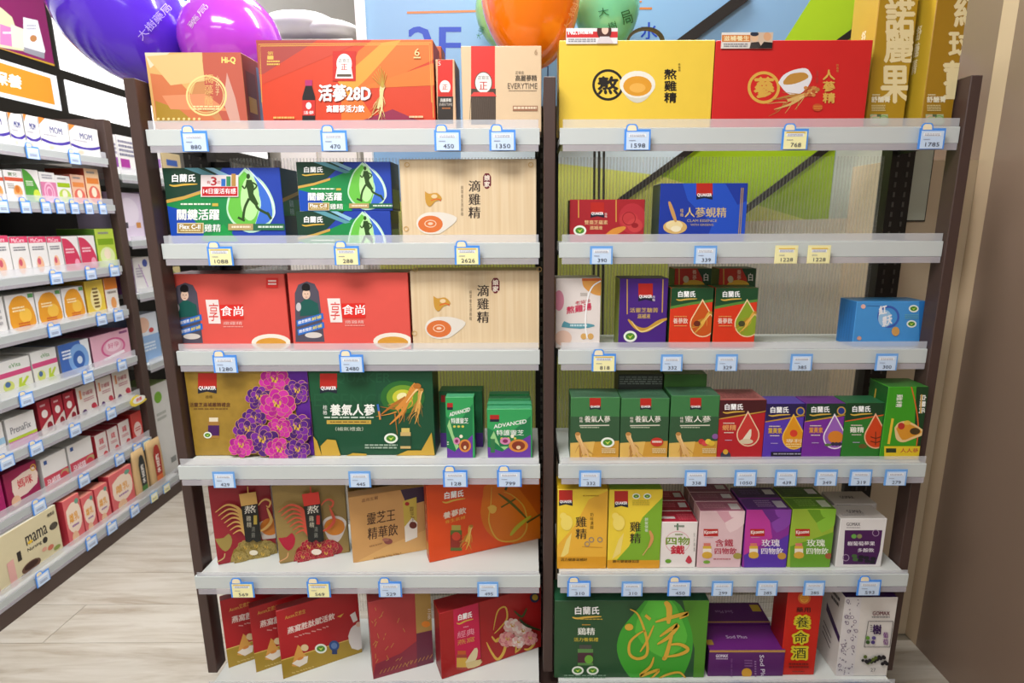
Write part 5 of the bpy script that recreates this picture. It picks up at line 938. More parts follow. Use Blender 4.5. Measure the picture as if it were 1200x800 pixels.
a.line([(779, 704), (784, 712), (783, 730)], 7, GB, 'brush_print', True); a.line([(768, 728), (788, 722), (806, 718), (796, 724)], 4.4, GB, 'brush_print', True); a.line([(773, 745), (786, 736), (794, 732), (784, 745), (770, 754)], 5, GB, 'brush_print', True); a.line([(788, 740), (780, 768), (776, 770)], 5, GB, 'brush_print', True); a.line([(782, 755), (796, 754), (806, 760), (796, 766), (778, 769)], 4, GB, 'brush_print', True); a.line([(766, 769), (762, 780), (750, 791), (772, 784), (760, 797)], 3.6, GB, 'brush_print', True); a.line([(768, 797), (780, 790), (796, 787), (804, 795)], 2.6, GB, 'brush_print', True)
a.done(); f_ = face_top(a); f_.poly([(40, 30), (60, 30), (66, 50), (34, 50)], '#0c1c12', 'hand_slot'); f_.done()
PP = ('#5a1f66', '#3a1244', '#6a2478')
a = carton('enzyme_carton', 'purple enzyme carton with gold seal dot, front one', 831.5, 920.5, 761.5, S6, 1.283, .095, PP, group='purple enzyme cartons'); a.rect(825, 760, 925, 764, '#b88a4a', 'gold_band'); a.t('GOMAX', 839, 770, 853, 770, 3.6, '#e8dcec', .03); a.fine(839, 771, 853, 773, 1, '#c8b4d0'); a.ell(875, 788, 6, 5.6, '#d8a032', 'gold_seal'); a.t('Sod Plus', 890, 767, 892, 797, 0, '#e6dcec', .02, hx=5); a.fine(884, 774, 886, 796, 8, '#a884b0'); a.tv('酵素飲品', 857, 770, 794, 2, '#8a5a94'); a.fine(872, 772, 881, 781, 3, '#8a5a94'); a.done()
f_ = face_top(a); f_.t('Sod Plus', 30, 55, 58, 55, 12, '#d8c8de', .01); f_.rect(0, 60, 9, 80, '#b8963a', 'gold_patch'); f_.done()
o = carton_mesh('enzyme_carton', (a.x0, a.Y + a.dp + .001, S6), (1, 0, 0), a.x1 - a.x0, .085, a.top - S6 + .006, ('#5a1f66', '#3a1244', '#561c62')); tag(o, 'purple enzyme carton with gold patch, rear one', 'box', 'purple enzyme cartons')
t_ = Art(o, (a.x0, a.Y + a.dp + .001, a.top + .006), (1, 0, 0), (0, 1, 0), a.x1 - a.x0, .085, True); t_.t('Sod Plus', 55, 40, 30, 40, -14, '#a888b0', .01); t_.rect(84, 12, 97, 46, '#c8a838', 'gold_patch'); t_.rect(0, 94, 100, 100, '#b88a4a', 'gold_band'); t_.done()
yb = P(936, 790.5, Z=S6).y
a = carton('medicinal_wine_box', 'tall bright red medicinal wine box with yellow-outlined characters', 918.3, 959, 697, S6, yb, .075, ('#c8200f', '#8e160e', '#a81a10'), yref=745, zt=.398)
a.ell(942.5, 700.5, 7.4, 7, '#d8702c', 'seal_print'); a.ring(942.5, 700.5, 5, .9, '#e8b43a', 'seal_print'); a.fine(939, 697, 946, 704, 3, '#e8b43a', part='seal_print'); a.t('藥用', 933, 717, 949.5, 717, 6, '#3a1410', .02)
for i, (ch, x, y) in enumerate((('養', 940, 728.5), ('命', 938, 746.5), ('酒', 936.5, 764.5))):
    a.t(ch, x - 9, y + 7, x + 9, y + 7, 14.5, '#d8c82c', .11, 'wine_lettering'); a.t(ch, x - 7.5, y + 6, x + 7.5, y + 6, 12.5, '#1c2a14', .01, 'wine_lettering')
a.fine(924, 776, 947, 783, 2, '#7a1c10'); a.fine(928, 785, 942, 787, 1, '#7a1c10'); a.done()
yb = P(1011, 791.6, Z=S6).y
a = carton('berry_wine_box', 'tall white box with purple floral strip and berry print, at the right end', 985, 1046, 699.8, S6, yb, .11, ('#ded8d2', '#d4cdc8', '#3a1c50'), yref=745)
rf = random.Random(3)
a.poly([(990, 698), (1010, 698), (1000, 793), (979, 793)], '#d9d4d4', 'floral_strip')
for i in range(70):
    y = 702 + rf.random() * 88; x = 993 - (y - 700) * .135 + rf.random() * 16
    if i % 5 == 0: a.ring(x, y, 2.2, .7, '#8a7a90', 'floral_strip', n=8)
    else: a.line([(x, y), (x + rf.uniform(-2, 2), y + rf.uniform(-2, 2))], .9, '#6a5a74', 'floral_strip', sm=0)
a.t('GOMAX', 1022, 720, 1042, 720, 4.6, '#6a2030', .02); a.fine(1021, 721.5, 1042, 723.5, 1, '#6a6468')
for q_ in ([(1017, 727), (1046, 727)], [(1046, 727), (1042, 757)], [(1042, 757), (1012, 757)], [(1012, 757), (1017, 727)]): a.line(q_, .7, '#4a4448', 'label_frame', sm=0)
a.t('樹', 1022, 742, 1032, 742, 11, '#3a1c50', .03); a.tv('葡萄', 1037, 739, 755, 6, '#7a3a86', .02); a.fine(1019, 731, 1021, 740, 4, '#5a5458'); a.ell(1016, 746, 2.4, 2.2, '#6a9a3a'); a.ell(1023, 746, 2.4, 2.2, '#5a4a8a'); a.ell(1016, 751, 2.4, 2.2, '#3a5a2a'); a.ell(1022, 751, 2.4, 2.2, '#4a3a7a')
for i in range(22): a.ell(1013 + (i * 11) % 26, 768 + (i * 5) % 9, 2.2, 2.1, '#1c1820' if i % 5 else '#5a6a2c', 'berry_print')
a.ell(1010, 772, 1.8, 1.8, '#1c1820', 'berry_print'); a.t('27', 1019, 785, 1025, 785, 4, '#7a7478'); a.done()
s_ = side_left(a); s_.poly([(30, 30), (98, 50), (98, 58), (30, 40)], '#3a1c50'); [s_.line([(25, 56 + i * 7), (65, 64 + i * 7)], 1.6, '#3a1c2c', sm=0) for i in range(3)]; s_.fine(45, 8, 80, 22, 2, '#3a3438'); s_.rect(0, 0, 5, 100, '#a8925a'); s_.done()
# ------------------------------------------------------------------ left rack along the aisle
LX = -1.79
LR = [(1.544, 1.604), (1.354, 1.414), (1.095, 1.16), (.904, .960), (.690, .756), (.506, .576), (.295, .368), (.058, .130)]
lrack = empty('aisle_rack', (-2.0, 1.8, 0), 'long dark brown rack of baby goods along the left aisle', 'shelving')
LPOST = mat('#4a3a34', .45, .12, 18)
ztop = P(119.5, 139, X=LX).z
box('post', LX - .035, LX, 2.515, 2.560, 0, ztop, LPOST, parent=lrack, bev=.002)
box('post', LX - .50, LX - .46, 2.515, 2.560, 0, ztop, LPOST, parent=lrack)
box('top_rail', LX - .46, LX - .035, 2.518, 2.557, ztop - .055, ztop, LPOST, parent=lrack)
box('post', LX - .035, LX, 4.20, 4.245, 0, ztop, LPOST, parent=lrack)
box('back_panel', LX - .47, LX - .455, .6, 4.2, .05, ztop - .16, BLACK, parent=lrack)
box('base', LX - .45, LX + .038, .6, 2.63, 0, .056, LPOST, parent=lrack)
box('base', LX - .45, LX + .0, 2.56, 4.2, 0, .056, LPOST, parent=lrack)
ORD8 = ('top', 'second', 'third', 'fourth', 'fifth', 'sixth', 'seventh', 'lowest')
def lshelf(k, z0, z1, y0, y1, xf, label, group):
    e = empty('shelf', (xf, (y0 + y1) / 2, z0), label, 'shelf', group)
    zs = z0 + .036; y1 = min(y1, 2.512) if y0 < 2 else y1
    box('board', LX - .44, xf - .004, y0, y1, zs - .02, zs, WHITE, parent=e)
    if xf > LX: box('deck_lip', LX + .0008, xf - .004, 2.5125, 2.62, zs - .02, zs, WHITE, parent=e); y1 = 2.62
    pc = box('price_channel', xf - .004, xf + .005, y0, y1 - .004, z0 + .012, zs, mat('#b2b8b8', .3, .03, 9), parent=e)
    box('upper_guard', xf + .003, xf + .0045, y0, y1 - .012, zs, z1, CLEARM, parent=pc)
    box('lower_lip', xf + .005, xf + .0065, y0, y1 - .012, z0, z0 + .012, LOWM, parent=pc)
    return zs + .0007
LS = []
for k, (z0, z1) in enumerate(LR):
    xf = LX + (.035 if k == 7 else 0)
    LS.append(lshelf(k, z0, z1, .85, (2.505, 2.505, 2.49, 2.49, 2.50, 2.49, 2.52, 2.56)[k], xf, '%s white shelf of the left aisle rack with clear rail' % ORD8[k], 'aisle rack shelves'))
def draw(a, spec):
    for s in spec:
        c = s[0]
        if c == 'r': a.rect(*s[1:6])
        elif c == 'e': a.ell(*s[1:6])
        elif c == 'o': a.ring(s[1], s[2], s[3], s[4], s[5])
        elif c == 't': a.t(s[1], s[2], s[3], s[4], s[3], s[5], s[6], .02)
        elif c == 'f': a.fine(*s[1:7])
        elif c == 'p': a.poly(s[1], s[2], 'artwork', s[3] if len(s) > 3 else 0)
        elif c == 'l': a.line(s[1], s[2], s[3])
def lbox(name, label, k, xl, xr, yt, yb, cols, spec, dp=.16, zs=None, X=None, group=None, cat='box'):
    X = X if X is not None else (LX - .022 + (.035 if k == 7 else 0)); zs = LS[k] if zs is None else zs
    ym = (yt + yb) / 2; y0, y1 = P(xl, ym, X=X).y, P(xr, ym, X=X).y; top = P((xl + xr) / 2, yt, X=X).z
    o = carton_mesh(name, (X, y0 + .001, zs), (0, 1, 0), y1 - y0 - .002, dp, max(.03, top - zs), cols); tag(o, label, cat, group)
    a = Art(o, (X, y0 + .001, zs), (0, 1, 0), (0, 0, 1), y1 - y0 - .002, max(.03, top - zs), True)
    draw(a, spec); a.done(); return o
W = ('#e4e2e0', '#c8c6c4', '#d6d4d2')
def mom(purple=True): return [('p', [(0, 62), (40, 70), (75, 66), (100, 58), (100, 66), (70, 76), (35, 78), (0, 70)], '#4a3a9a', 3), ('t', 'MOM', 34, 42, 76, 20, '#3a4486'), ('f', 10, 48, 55, 56, 1, '#b0aeb8'), ('e', 30, 88, 10, 7, '#c8a83c'), ('f', 45, 82, 85, 92, 2, '#c0bec4'), ('p', [(0, 0), (22, 0), (0, 22)], '#d8843a')]
lb = 'white milk supplement box with purple swoosh, %s on the top aisle shelf'
for i, (xl, xr, yt) in enumerate(((-22, 11, 129), (12, 29, 134), (30, 47, 136), (47.5, 81, 141), (82, 115.5, 149))):
    lbox('supplement_box', lb % ('first from the left', 'second from the left', 'third from the left', 'fourth from the left', 'rightmost')[i], 0, xl, xr, yt, 175, W, mom(), group='white supplement boxes')
def apr(): return [('r', 0, 22, 100, 34, '#c8543a'), ('t', '寶兒', 22, 18, 70, 12, '#5a7a4a'), ('e', 62, 68, 24, 22, '#d89a5a'), ('e', 60, 60, 12, 12, '#c8702c'), ('f', 10, 42, 45, 60, 3, '#a8a49c')]
def leaf(c1='#4f9a3a', c2='#c8d84a'): return [('p', [(0, 0), (30, 5), (70, 35), (95, 100), (0, 100)], c1, 3), ('e', 70, 78, 22, 18, c2), ('f', 12, 35, 55, 52, 3, '#dce8d0')]
def prose(): return [('r', 0, 32, 100, 100, '#d07aa0'), ('o', 50, 66, 34, 7, '#e6b4cc'), ('o', 50, 66, 20, 6, '#e6b4cc'), ('f', 15, 8, 80, 24, 2, '#9a98a4')]
def kid(c, c2): return [('r', 8, 26, 92, 42, c), ('e', 50, 72, 40, 24, c2), ('e', 50, 66, 18, 14, '#ecdcc4'), ('f', 15, 8, 70, 18, 1, '#8a8a8a')]
L2 = [(-16, 5, 199, apr(), W, 'white apricot box with red band, first on the left'), (6, 28, 200, apr(), W, 'white apricot box with red band, second from the left'), (28, 47, 199, leaf(), W, 'white box with a big green leaf curve'), (47.5, 66, 202, prose(), W, 'pink box with concentric rose rings'),
      (66, 83.5, 206, kid('#9ab81c', '#b4cc5a'), W, 'white and lime kids box'), (84, 100, 205, kid('#e08a4a', '#d8685a'), ('#e6b89a', '#c85a4a', '#a83a2c'), 'orange kids box, shorter one'), (100.5, 117, 198, kid('#e0843c', '#d8685a'), ('#ecc8a0', '#c8543a', '#b04a2c'), 'orange kids box, taller one by the end post')]
for xl, xr, yt, sp, cl, lab in L2: lbox('supplement_box', lab + ' on the second aisle shelf', 1, xl, xr, yt, 232, cl, sp, group='small boxes on the second aisle shelf')
def pinkf(): return [('r', 0, 0, 100, 16, '#d8436a'), ('t', 'MaCare', 12, 14, 80, 10, '#f4dce4'), ('f', 14, 26, 80, 38, 2, '#7a7a84'), ('e', 45, 74, 20, 22, '#e2b090'), ('e', 40, 66, 10, 9, '#c8586a')]
def rosel(): return [('p', [(0, 4), (40, 10), (85, 45), (96, 100), (0, 100)], '#c83a5a', 3), ('f', 12, 35, 65, 52, 2, '#f0c8d0'), ('e', 74, 80, 16, 14, '#e69ab0')]
for i, (xl, xr, yt) in enumerate(((-12, 12, 276), (12.5, 34.5, 277), (35, 56, 277), (56.5, 73.5, 277))): lbox('supplement_box', 'white box with pink top band, %s on the third aisle shelf' % ('first', 'second', 'third', 'fourth')[i], 2, xl, xr, yt, 310, W, pinkf(), group='pink banded boxes')
for i, (xl, xr, yt) in enumerate(((74, 93, 277), (93.5, 112.5, 276))): lbox('supplement_box', '%s box with rose red curve on the third aisle shelf' % ('left', 'right')[i], 2, xl, xr, yt, 307, W, rosel(), group='rose curve boxes')
lbox('supplement_box', 'lime green box at the end of the third aisle shelf', 2, 113, 135, 268, 304, ('#b4cc4a', '#5a8a2c', '#5a8a2c'), kid('#7aa01c', '#d8e4a8'))
def orl(): return [('p', [(8, 30), (30, 8), (70, 10), (92, 55), (86, 94), (10, 94)], '#e09a2c', 3), ('e', 60, 60, 22, 20, '#eebc4a'), ('f', 18, 34, 60, 50, 2, '#f6e2b4'), ('r', 78, 3, 97, 14, '#5a9a5a'), ('f', 30, 78, 70, 92, 2, '#c8602c')]
lbox('supplement_box', 'plain white box at the left frame edge of the fourth aisle shelf', 3, -20, 6, 348, 382, W, [('f', 20, 20, 80, 80, 4, '#b0aeb0')])
for i, (xl, xr, yt) in enumerate(((6.5, 41.5, 344), (42, 73, 340), (73.5, 100, 336))): lbox('supplement_box', 'white box with orange leaf print, %s on the fourth aisle shelf' % ('left', 'middle', 'right')[i], 3, xl, xr, yt, 372, W, orl(), group='orange leaf boxes')
lbox('supplement_box', 'bright yellow kids box on the fourth aisle shelf', 3, 100.5, 122.5, 328, 362, ('#e6c84a', '#c89a2c', '#8a7a4a'), [('e', 50, 55, 30, 34, '#f0e2a0'), ('f', 36, 22, 64, 84, 6, '#6a4a1c')])
lbox('supplement_box', 'small orange and white box at the fourth aisle shelf end', 3, 123, 138, 325, 358, ('#e6e0d8', '#c8702c', '#c87a3a'), [('r', 0, 0, 100, 34, '#e0822c'), ('f', 15, 40, 85, 52, 1, '#8a8078'), ('e', 55, 76, 22, 18, '#e09a5a')])
def ksup(): return [('r', 0, 0, 100, 26, '#dcdcda'), ('t', 'eVita', 38, 22, 72, 12, '#4a8a3c'), ('r', 0, 32, 100, 46, '#c84a7a'), ('r', 0, 46, 100, 100, '#dcdcd0'), ('p', [(52, 94), (60, 58), (70, 56), (66, 74), (84, 56), (90, 60), (74, 78), (88, 94)], '#b4c83a'), ('e', 28, 72, 16, 16, '#c8d070'), ('e', 26, 66, 8, 8, '#4a6a9a')]
for i, (xl, xr, yt) in enumerate(((-6, 37, 421), (37.5, 68.5, 409))): lbox('supplement_box', '%s white box with magenta stripe on the fifth aisle shelf' % ('left', 'right')[i], 4, xl, xr, yt, 448, W, ksup(), group='magenta stripe boxes')
lbox('supplement_box', 'blue disc print box on the fifth aisle shelf', 4, 69, 106, 400, 430, ('#3f66b0', '#8a8a90', '#8a8a88'), [('p', [(70, 0), (100, 0), (100, 100), (90, 100)], '#e0e4e8'), ('e', 60, 55, 34, 46, '#7aa4d8'), ('e', 60, 58, 20, 28, '#3a62a8'), ('e', 62, 60, 9, 12, '#c8d8e8'), ('f', 8, 20, 36, 50, 3, '#e6ecf4')])
lbox('supplement_box', 'wide pink heart print box at the end of the fifth aisle shelf', 4, 106.5, 153, 389, 420, ('#dcaabc', '#6a3a4c', '#9a5a78'), [('o', 54, 52, 32, 5, '#c85a8a'), ('e', 54, 46, 20, 20, '#e8c8d4'), ('t', '好孕', 40, 54, 70, 18, '#c84a7c'), ('p', [(24, 82), (80, 70), (82, 80), (26, 92)], '#f0e8ec'), ('r', 74, 6, 96, 14, '#8a4a78')])
lbox('supplement_box', 'white box with a pale blue strip at the left frame edge', 5, -20, 6, 497, 530, W, [('r', 0, 50, 100, 70, '#9ac0d8')])
lbox('supplement_box', 'white box with lime and pink stripes on the sixth aisle shelf', 5, 6.5, 43.5, 485, 518, W, [('t', 'PrenaFix', 12, 52, 82, 22, '#7a7a80'), ('r', 0, 66, 100, 76, '#b4c83a'), ('r', 0, 76, 100, 100, '#c86aa0')])
RD = ('#a82838', '#7a1c28', '#5a1820')
for i, (xl, xr, yt) in enumerate(((44, 60.5, 468), (61, 75, 463), (75.5, 89, 458))): lbox('supplement_box', 'dark red berry box, %s on the sixth aisle shelf' % ('first', 'second', 'third')[i], 5, xl, xr, yt, 495, RD, [('f', 20, 12, 60, 22, 1, '#e8c0c4'), ('e', 45, 40, 24, 12, '#e8dcd8'), ('p', [(0, 80), (60, 60), (100, 50), (100, 100), (0, 100)], '#d8c8c0'), ('e', 70, 80, 22, 14, '#8a1c2c')], group='dark red berry boxes')
for i, (xl, xr, yt) in enumerate(((89.5, 113, 450), (113.5, 132.5, 441), (133, 153.5, 432))): lbox('supplement_box', 'cream box with red lettering and berries, %s on the sixth aisle shelf' % ('left', 'middle', 'right')[i], 5, xl, xr, yt, 474, ('#e2dad2', '#a03040', '#b8a8a0'), [('t', '孕補蔓', 28, 34, 84, 14, '#a83848'), ('f', 30, 42, 84, 54, 2, '#b87a84'), ('r', 12, 12, 22, 40, '#d88a5a'), ('e', 26, 84, 12, 9, '#5a3a6a'), ('e', 78, 74, 14, 9, '#b83a4a'), ('e', 86, 82, 10, 8, '#c8384a')], group='cream berry boxes')
lbox('supplement_box', 'magenta box with cream label on the seventh aisle shelf', 6, 5, 47.5, 545, 590, ('#9a2050', '#8a1848', '#7a1a44'), [('p', [(20, 26), (90, 16), (92, 62), (22, 76)], '#e8d2c4', 2), ('t', '媽咪', 34, 54, 80, 24, '#c8243c'), ('e', 22, 80, 14, 14, '#e2b896'), ('o', 88, 18, 9, 3, '#d8a83a')])
lbox('supplement_box', 'plain magenta box at the left frame edge of the seventh shelf', 6, -25, 4.5, 556, 600, ('#b0206a', '#8a1848', '#8a1a58'), [('f', 20, 30, 80, 60, 3, '#d87aa8')])
for i, (xl, xr, yt) in enumerate(((48, 80, 531), (80.5, 111, 515))): lbox('supplement_box', '%s white box with red pomegranate band on the seventh aisle shelf' % ('left', 'right')[i], 6, xl, xr, yt, 560, W, [('r', 0, 56, 100, 100, '#c8485a'), ('e', 84, 70, 18, 10, '#b8a070'), ('e', 80, 78, 14, 12, '#c83a4a'), ('t', '孕補鐵', 10, 88, 62, 22, '#f0dce0'), ('r', 10, 8, 22, 20, '#3a5a9a')], group='pomegranate boxes')
for i, (xl, xr, yt) in enumerate(((111.5, 126, 507), (126.5, 139.5, 500), (140, 153.5, 492))): lbox('supplement_box', 'narrow white box with red print, %s on the seventh aisle shelf' % ('first', 'second', 'third')[i], 6, xl, xr, yt, 528, ('#e2d8d4', '#b02c38', '#a83040'), [('t', '鐵', 30, 40, 70, 22, '#c8384a'), ('f', 20, 48, 80, 60, 2, '#c87a80'), ('e', 70, 82, 20, 12, '#c84a50')], group='narrow red print boxes')
lbox('supplement_box', 'red and white box at the end of the seventh aisle shelf', 6, 154, 167, 482, 512, ('#cf4a44', '#b02c2c', '#a83030'), [('e', 50, 60, 36, 26, '#eed4cc'), ('f', 25, 52, 75, 68, 2, '#c8443c')])
# lowest shelf
lbox('nursing_drink_box', 'large cream nursing drink box with cocoa bowl on the lowest aisle shelf', 7, -12, 73.5, 611, 660, ('#d6cba6', '#c08a8c', '#d4d0c4'), [('t', 'mama', 46, 44, 80, 18, '#2a2420'), ('e', 52, 40, 4, 3, '#e0b82c'), ('t', 'Nursing', 46, 58, 68, 9, '#2a2420'), ('e', 74, 54, 4, 6, '#2a2420'), ('r', 30, 44, 36, 62, '#2a2420'), ('o', 91, 38, 7, 3, '#2a2420'), ('e', 91, 38, 5, 7, '#4a4438'), ('e', 47, 84, 15, 10, '#6a4a3a'), ('e', 47, 82, 11, 6, '#3a1c14'), ('f', 30, 90, 44, 99, 2, '#6a3a24'), ('e', 80, 74, 5, 5, '#c8705a'), ('e', 90, 82, 6, 4, '#8a9a4a'), ('e', 70, 70, 4, 4, '#d8a08a'), ('t', '媽媽茶', 84, 16, 96, 7, '#4a4438'), ('p', [(14, 52), (24, 50), (24, 100), (14, 100)], '#dca8a0')])
def ionp(): return [('p', [(10, 24), (50, 12), (90, 26), (90, 64), (50, 80), (10, 62)], '#f0dcc8', 3), ('t', '離乳', 22, 54, 78, 20, '#e09a1c'), ('e', 40, 88, 20, 14, '#e8c09a'), ('e', 78, 14, 12, 6, '#6aa08a'), ('f', 30, 60, 72, 68, 1, '#9a6aa0')]
for i, (xl, xr, yt) in enumerate(((74, 95.5, 581), (96, 112, 578), (112.5, 129.5, 567), (130, 159, 548))): lbox('supplement_box', 'coral kids cereal box, %s on the lowest aisle shelf' % ('tallest at the left', 'narrow one second', 'narrow one third', 'wide one')[i], 7, xl, xr, yt, 610, ('#dc6a6c', '#c03c48', '#d88a7a'), ionp(), group='coral kids cereal boxes', X=LX + .012, dp=.16 if i < 3 else .045)
# two kraft bags with a dark and a red sleeve
for i, (cx0, cx1, yt, yb, lab, c) in enumerate(((159.5, 175, 525, 580, 'kraft paper soup pouch with black sleeve label', '#22282a'), (176, 193.5, 513, 568, 'kraft paper soup pouch with red sleeve label', '#a82c22'))):
    X = LX + .030; zs = LS[7]; y0, y1 = P(cx0, (yt + yb) / 2, X=X).y, P(cx1, (yt + yb) / 2, X=X).y; top = P((cx0 + cx1) / 2, yt, X=X).z
    ym = (y0 + y1) / 2; hw = (y1 - y0) / 2; V, Fc = [], []
    prof = [(0, .95, .012), (.08, 1, .013), (.5, 1, .012), (.85, .97, .008), (1, .94, .003)]
    for (t, wq, d) in prof:
        for j in range(12):
            th = 2 * math.pi * j / 12; c_ = math.cos(th); s_ = math.sin(th)
            V.append((X - .014 + d * math.copysign(abs(s_) ** .7, s_), ym + hw * wq * math.copysign(abs(c_) ** .35, c_), zs + t * (top - zs)))
    for r in range(4):
        for j in range(12): Fc.append((r * 12 + j, r * 12 + (j + 1) % 12, r * 12 + 12 + (j + 1) % 12, r * 12 + 12 + j))
    Fc += [tuple(reversed(range(12))), tuple(range(48, 60))]
    o = mesh('soup_pouch', V, Fc, mat('#c8a878', .6, .08, 30), org=(X - .014, ym, zs), smooth=True); tag(o, lab, 'pouch', 'kraft soup pouches')
    a = Art(o, (X + .0005, y0, zs), (0, 1, 0), (0, 0, 1), y1 - y0, top - zs, True)
    a.poly([(30, 90), (26, 30), (36, 14), (50, 10), (64, 14), (74, 30), (70, 90)], c, 'sleeve_label'); a.tv('紅豆水', 50, 30, 72, 22, '#f0ece4', .03); a.rect(28, 76, 71, 90, '#4a7a3a' if i == 0 else '#d8703c', 'sleeve_label'); a.done()
# wobbler sign clipped to the sixth rail
c = P(163, 469, X=LX + .03)
w_ = empty('shelf_wobbler', (LX + .008, c.y, c.z), 'yellow and white fish-shaped shelf sign sticking out of the sixth aisle rail', 'shelf sign')
pts = [(c.y - .052, c.z + .006), (c.y - .03, c.z + .024), (c.y, c.z + .026), (c.y + .03, c.z + .012), (c.y + .058, c.z - .012), (c.y + .03, c.z - .02), (c.y - .02, c.z - .022), (c.y - .045, c.z - .012)]
prism('sign_card', pts, 'x', LX + .024, LX + .0255, mat('#e8d24a', .4), parent=w_, org=w_.location)
a = Art(w_, (LX + .0257, c.y - .06, c.z - .03), (0, 1, 0), (0, 0, 1), .12, .06, True); a.ell(56, 46, 34, 26, '#f2f0ea', 'sign_print'); a.t('特價', 40, 60, 70, 56, 28, '#d8403c', .03); a.done()
box('clip', LX + .007, LX + .0245, c.y - .006, c.y + .006, c.z - .006, c.z + .006, mat('#e0e0e0', .3), parent=w_)
# price tags along the aisle rails
LT = [(0, ((35, 177), (85, 187))), (1, ((0, 241), (27, 242), (51, 243), (68, 244), (85, 245), (102, 246), (118, 246))), (2, ((62, 320), (103, 316), (131, 314))), (3, ((60, 383), (116, 371), (136, 367))), (4, ((27, 463), (100, 439), (140, 425))), (5, ((3, 533), (38, 518), (84, 497), (127, 480))), (6, ((42, 588), (95, 558), (137, 534), (158, 522), (169, 517))), (7, ((46, 671), (104, 632), (128, 614), (155, 595), (178, 580), (193, 571)))]
NUM = ('first', 'second', 'third', 'fourth', 'fifth', 'sixth', 'seventh')
for k, L in LT:
    for j, (px, py) in enumerate(L):
        yl = (k == 6 and j == 4) or (k == 7 and j > 3)
        price_tag(px, py, '', 'on the %s aisle rail, %s from the left' % (ORD8[k], NUM[j]), 1, yl, not yl, True, X=LX + (.035 if k == 7 else 0), zs=LR[k][0] + .048, wd=.056 if k != 1 else .042, ht=.044)
# next bay of the aisle rack, beyond the end post
FR = [(196, 214, 145), (277, 292, 152), (338, 354, 163), (421, 437, 175)]
FS = []
for k, (ya, yb, px) in enumerate(FR):
    z1, z0 = P(px, ya, X=LX).z, P(px, yb, X=LX).z
    FS.append(lshelf(k, z0, z1, 2.57, 4.19, LX, '%s shelf of the far bay beyond the end post' % ('top', 'second', 'third', 'lowest')[k], 'far bay shelves'))
FB = [(0, 124, 138, 158, 196, W, [('f', 10, 20, 90, 50, 3, '#8a84a0'), ('r', 20, 55, 90, 80, '#8a4a9a')], 'white and purple tin box, left on the top far shelf'), (0, 138.5, 157.5, 160, 196, W, [('f', 5, 12, 95, 55, 4, '#7a7a90'), ('r', 5, 58, 60, 84, '#a03a90')], 'white and purple tin box, right on the top far shelf'),
      (0, 178, 190, 176, 212, W, [('r', 10, 30, 90, 60, '#a87ac0')], 'lilac milk box behind the brown rack post'), (0, 191, 212, 180, 205, ('#c8b48a', '#a8946a', '#b8a47a'), [('r', 20, 24, 80, 46, '#3a5aa0')], 'tan tin box behind the runner carton'),
      (1, 132, 167, 226, 280, ('#d6c8dc', '#b8a8c4', '#c8bcd0'), [('e', 55, 40, 34, 30, '#e2d8e6'), ('r', 34, 62, 46, 74, '#4a4450'), ('r', 74, 62, 90, 74, '#c88a4a')], 'lilac boxed set on the second far shelf'), (1, 178, 192, 226, 276, ('#c8b4d4', '#a898b8', '#b8a8c4'), [('f', 20, 20, 80, 60, 4, '#e0d4e6')], 'lilac box glimpsed behind the runner carton'),
      (2, 145, 157, 304, 340, ('#b48ac8', '#9a6ab0', '#a87ac0'), [('r', 0, 20, 100, 36, '#7a3a90'), ('r', 0, 50, 100, 64, '#7a3a90')], 'purple breast pad box on the third far shelf'), (2, 157.5, 177, 301, 340, W, [('e', 70, 18, 16, 11, '#4a5aa8'), ('l', [(30, 20), (50, 50), (70, 90)], 5, '#b890c4'), ('f', 10, 30, 50, 60, 4, '#b0a8b8')], 'white breast pad box with a blue dot on the third far shelf'), (2, 190, 212, 313, 330, ('#d8c890', '#b8a870', '#c8b880'), [('e', 50, 50, 30, 30, '#8a9a5a')], 'cream box glimpsed behind the coral carton'),
      (3, 157, 187, 367, 424, ('#dce4ee', '#8a9ab8', '#a8b4c8'), [('r', 0, 45, 100, 100, '#8fb0d8'), ('e', 40, 22, 26, 16, '#e2b8a0'), ('f', 20, 60, 80, 80, 3, '#dce8f4'), ('e', 70, 36, 10, 5, '#c84a4a')], 'white and blue nursing box on the lowest far shelf')]
for k, xl, xr, yt, yb, cl, sp, lab in FB: lbox('supplement_box', lab, 0, xl, xr, yt, yb, cl, sp, zs=FS[k], X=LX - .042, group='far bay boxes')
lbox('appliance_carton', 'tall white carton with a green leaf mark standing on the far base', 0, 180, 203, 446, 545, ('#dcdcd8', '#c0c4bc', '#8aa05a'), [('e', 40, 14, 20, 6, '#7ab03a'), ('f', 20, 30, 70, 40, 2, '#b0b4ac'), ('r', 60, 82, 90, 88, '#8a8f8c')], zs=.057, X=LX - .045)
# light-box header above the aisle rack
HX = -2.15
def emis(h, s):
    m = mat(h, .35, 0, 41 + s); b = m.node_tree.nodes['Principled BSDF']; b.inputs['Emission Color'].default_value = lin(h); b.inputs['Emission Strength'].default_value = s; return m
yA, yC = P(64, 78, X=HX).y, P(71, 78, X=HX).y
zA = P(62, 77, X=HX).z; zBt = P(62, 88, X=HX).z; zBb = P(68, 132, X=HX).z
hd = empty('lightbox_header', (HX - .06, 2.3, zBb), 'black framed light-box header above the aisle rack', 'light box')
box('frame', HX - .12, HX - .004, .6, 4.9, zBb - .05, 2.70, mat('#15130f', .4), parent=hd)
box('light_panel', HX - .006, HX, yC, 4.85, zA - .004, 2.66, emis('#ffffff', 1.1), parent=hd)
box('light_panel', HX - .006, HX, yC + .012, 3.22, zBb + .012, zBt - .004, emis('#ffffff', 1.1), parent=hd)
box('light_panel', HX - .006, HX, 3.25, 4.85, zBb + .012, zBt - .004, emis('#ffffff', 1.1), parent=hd)
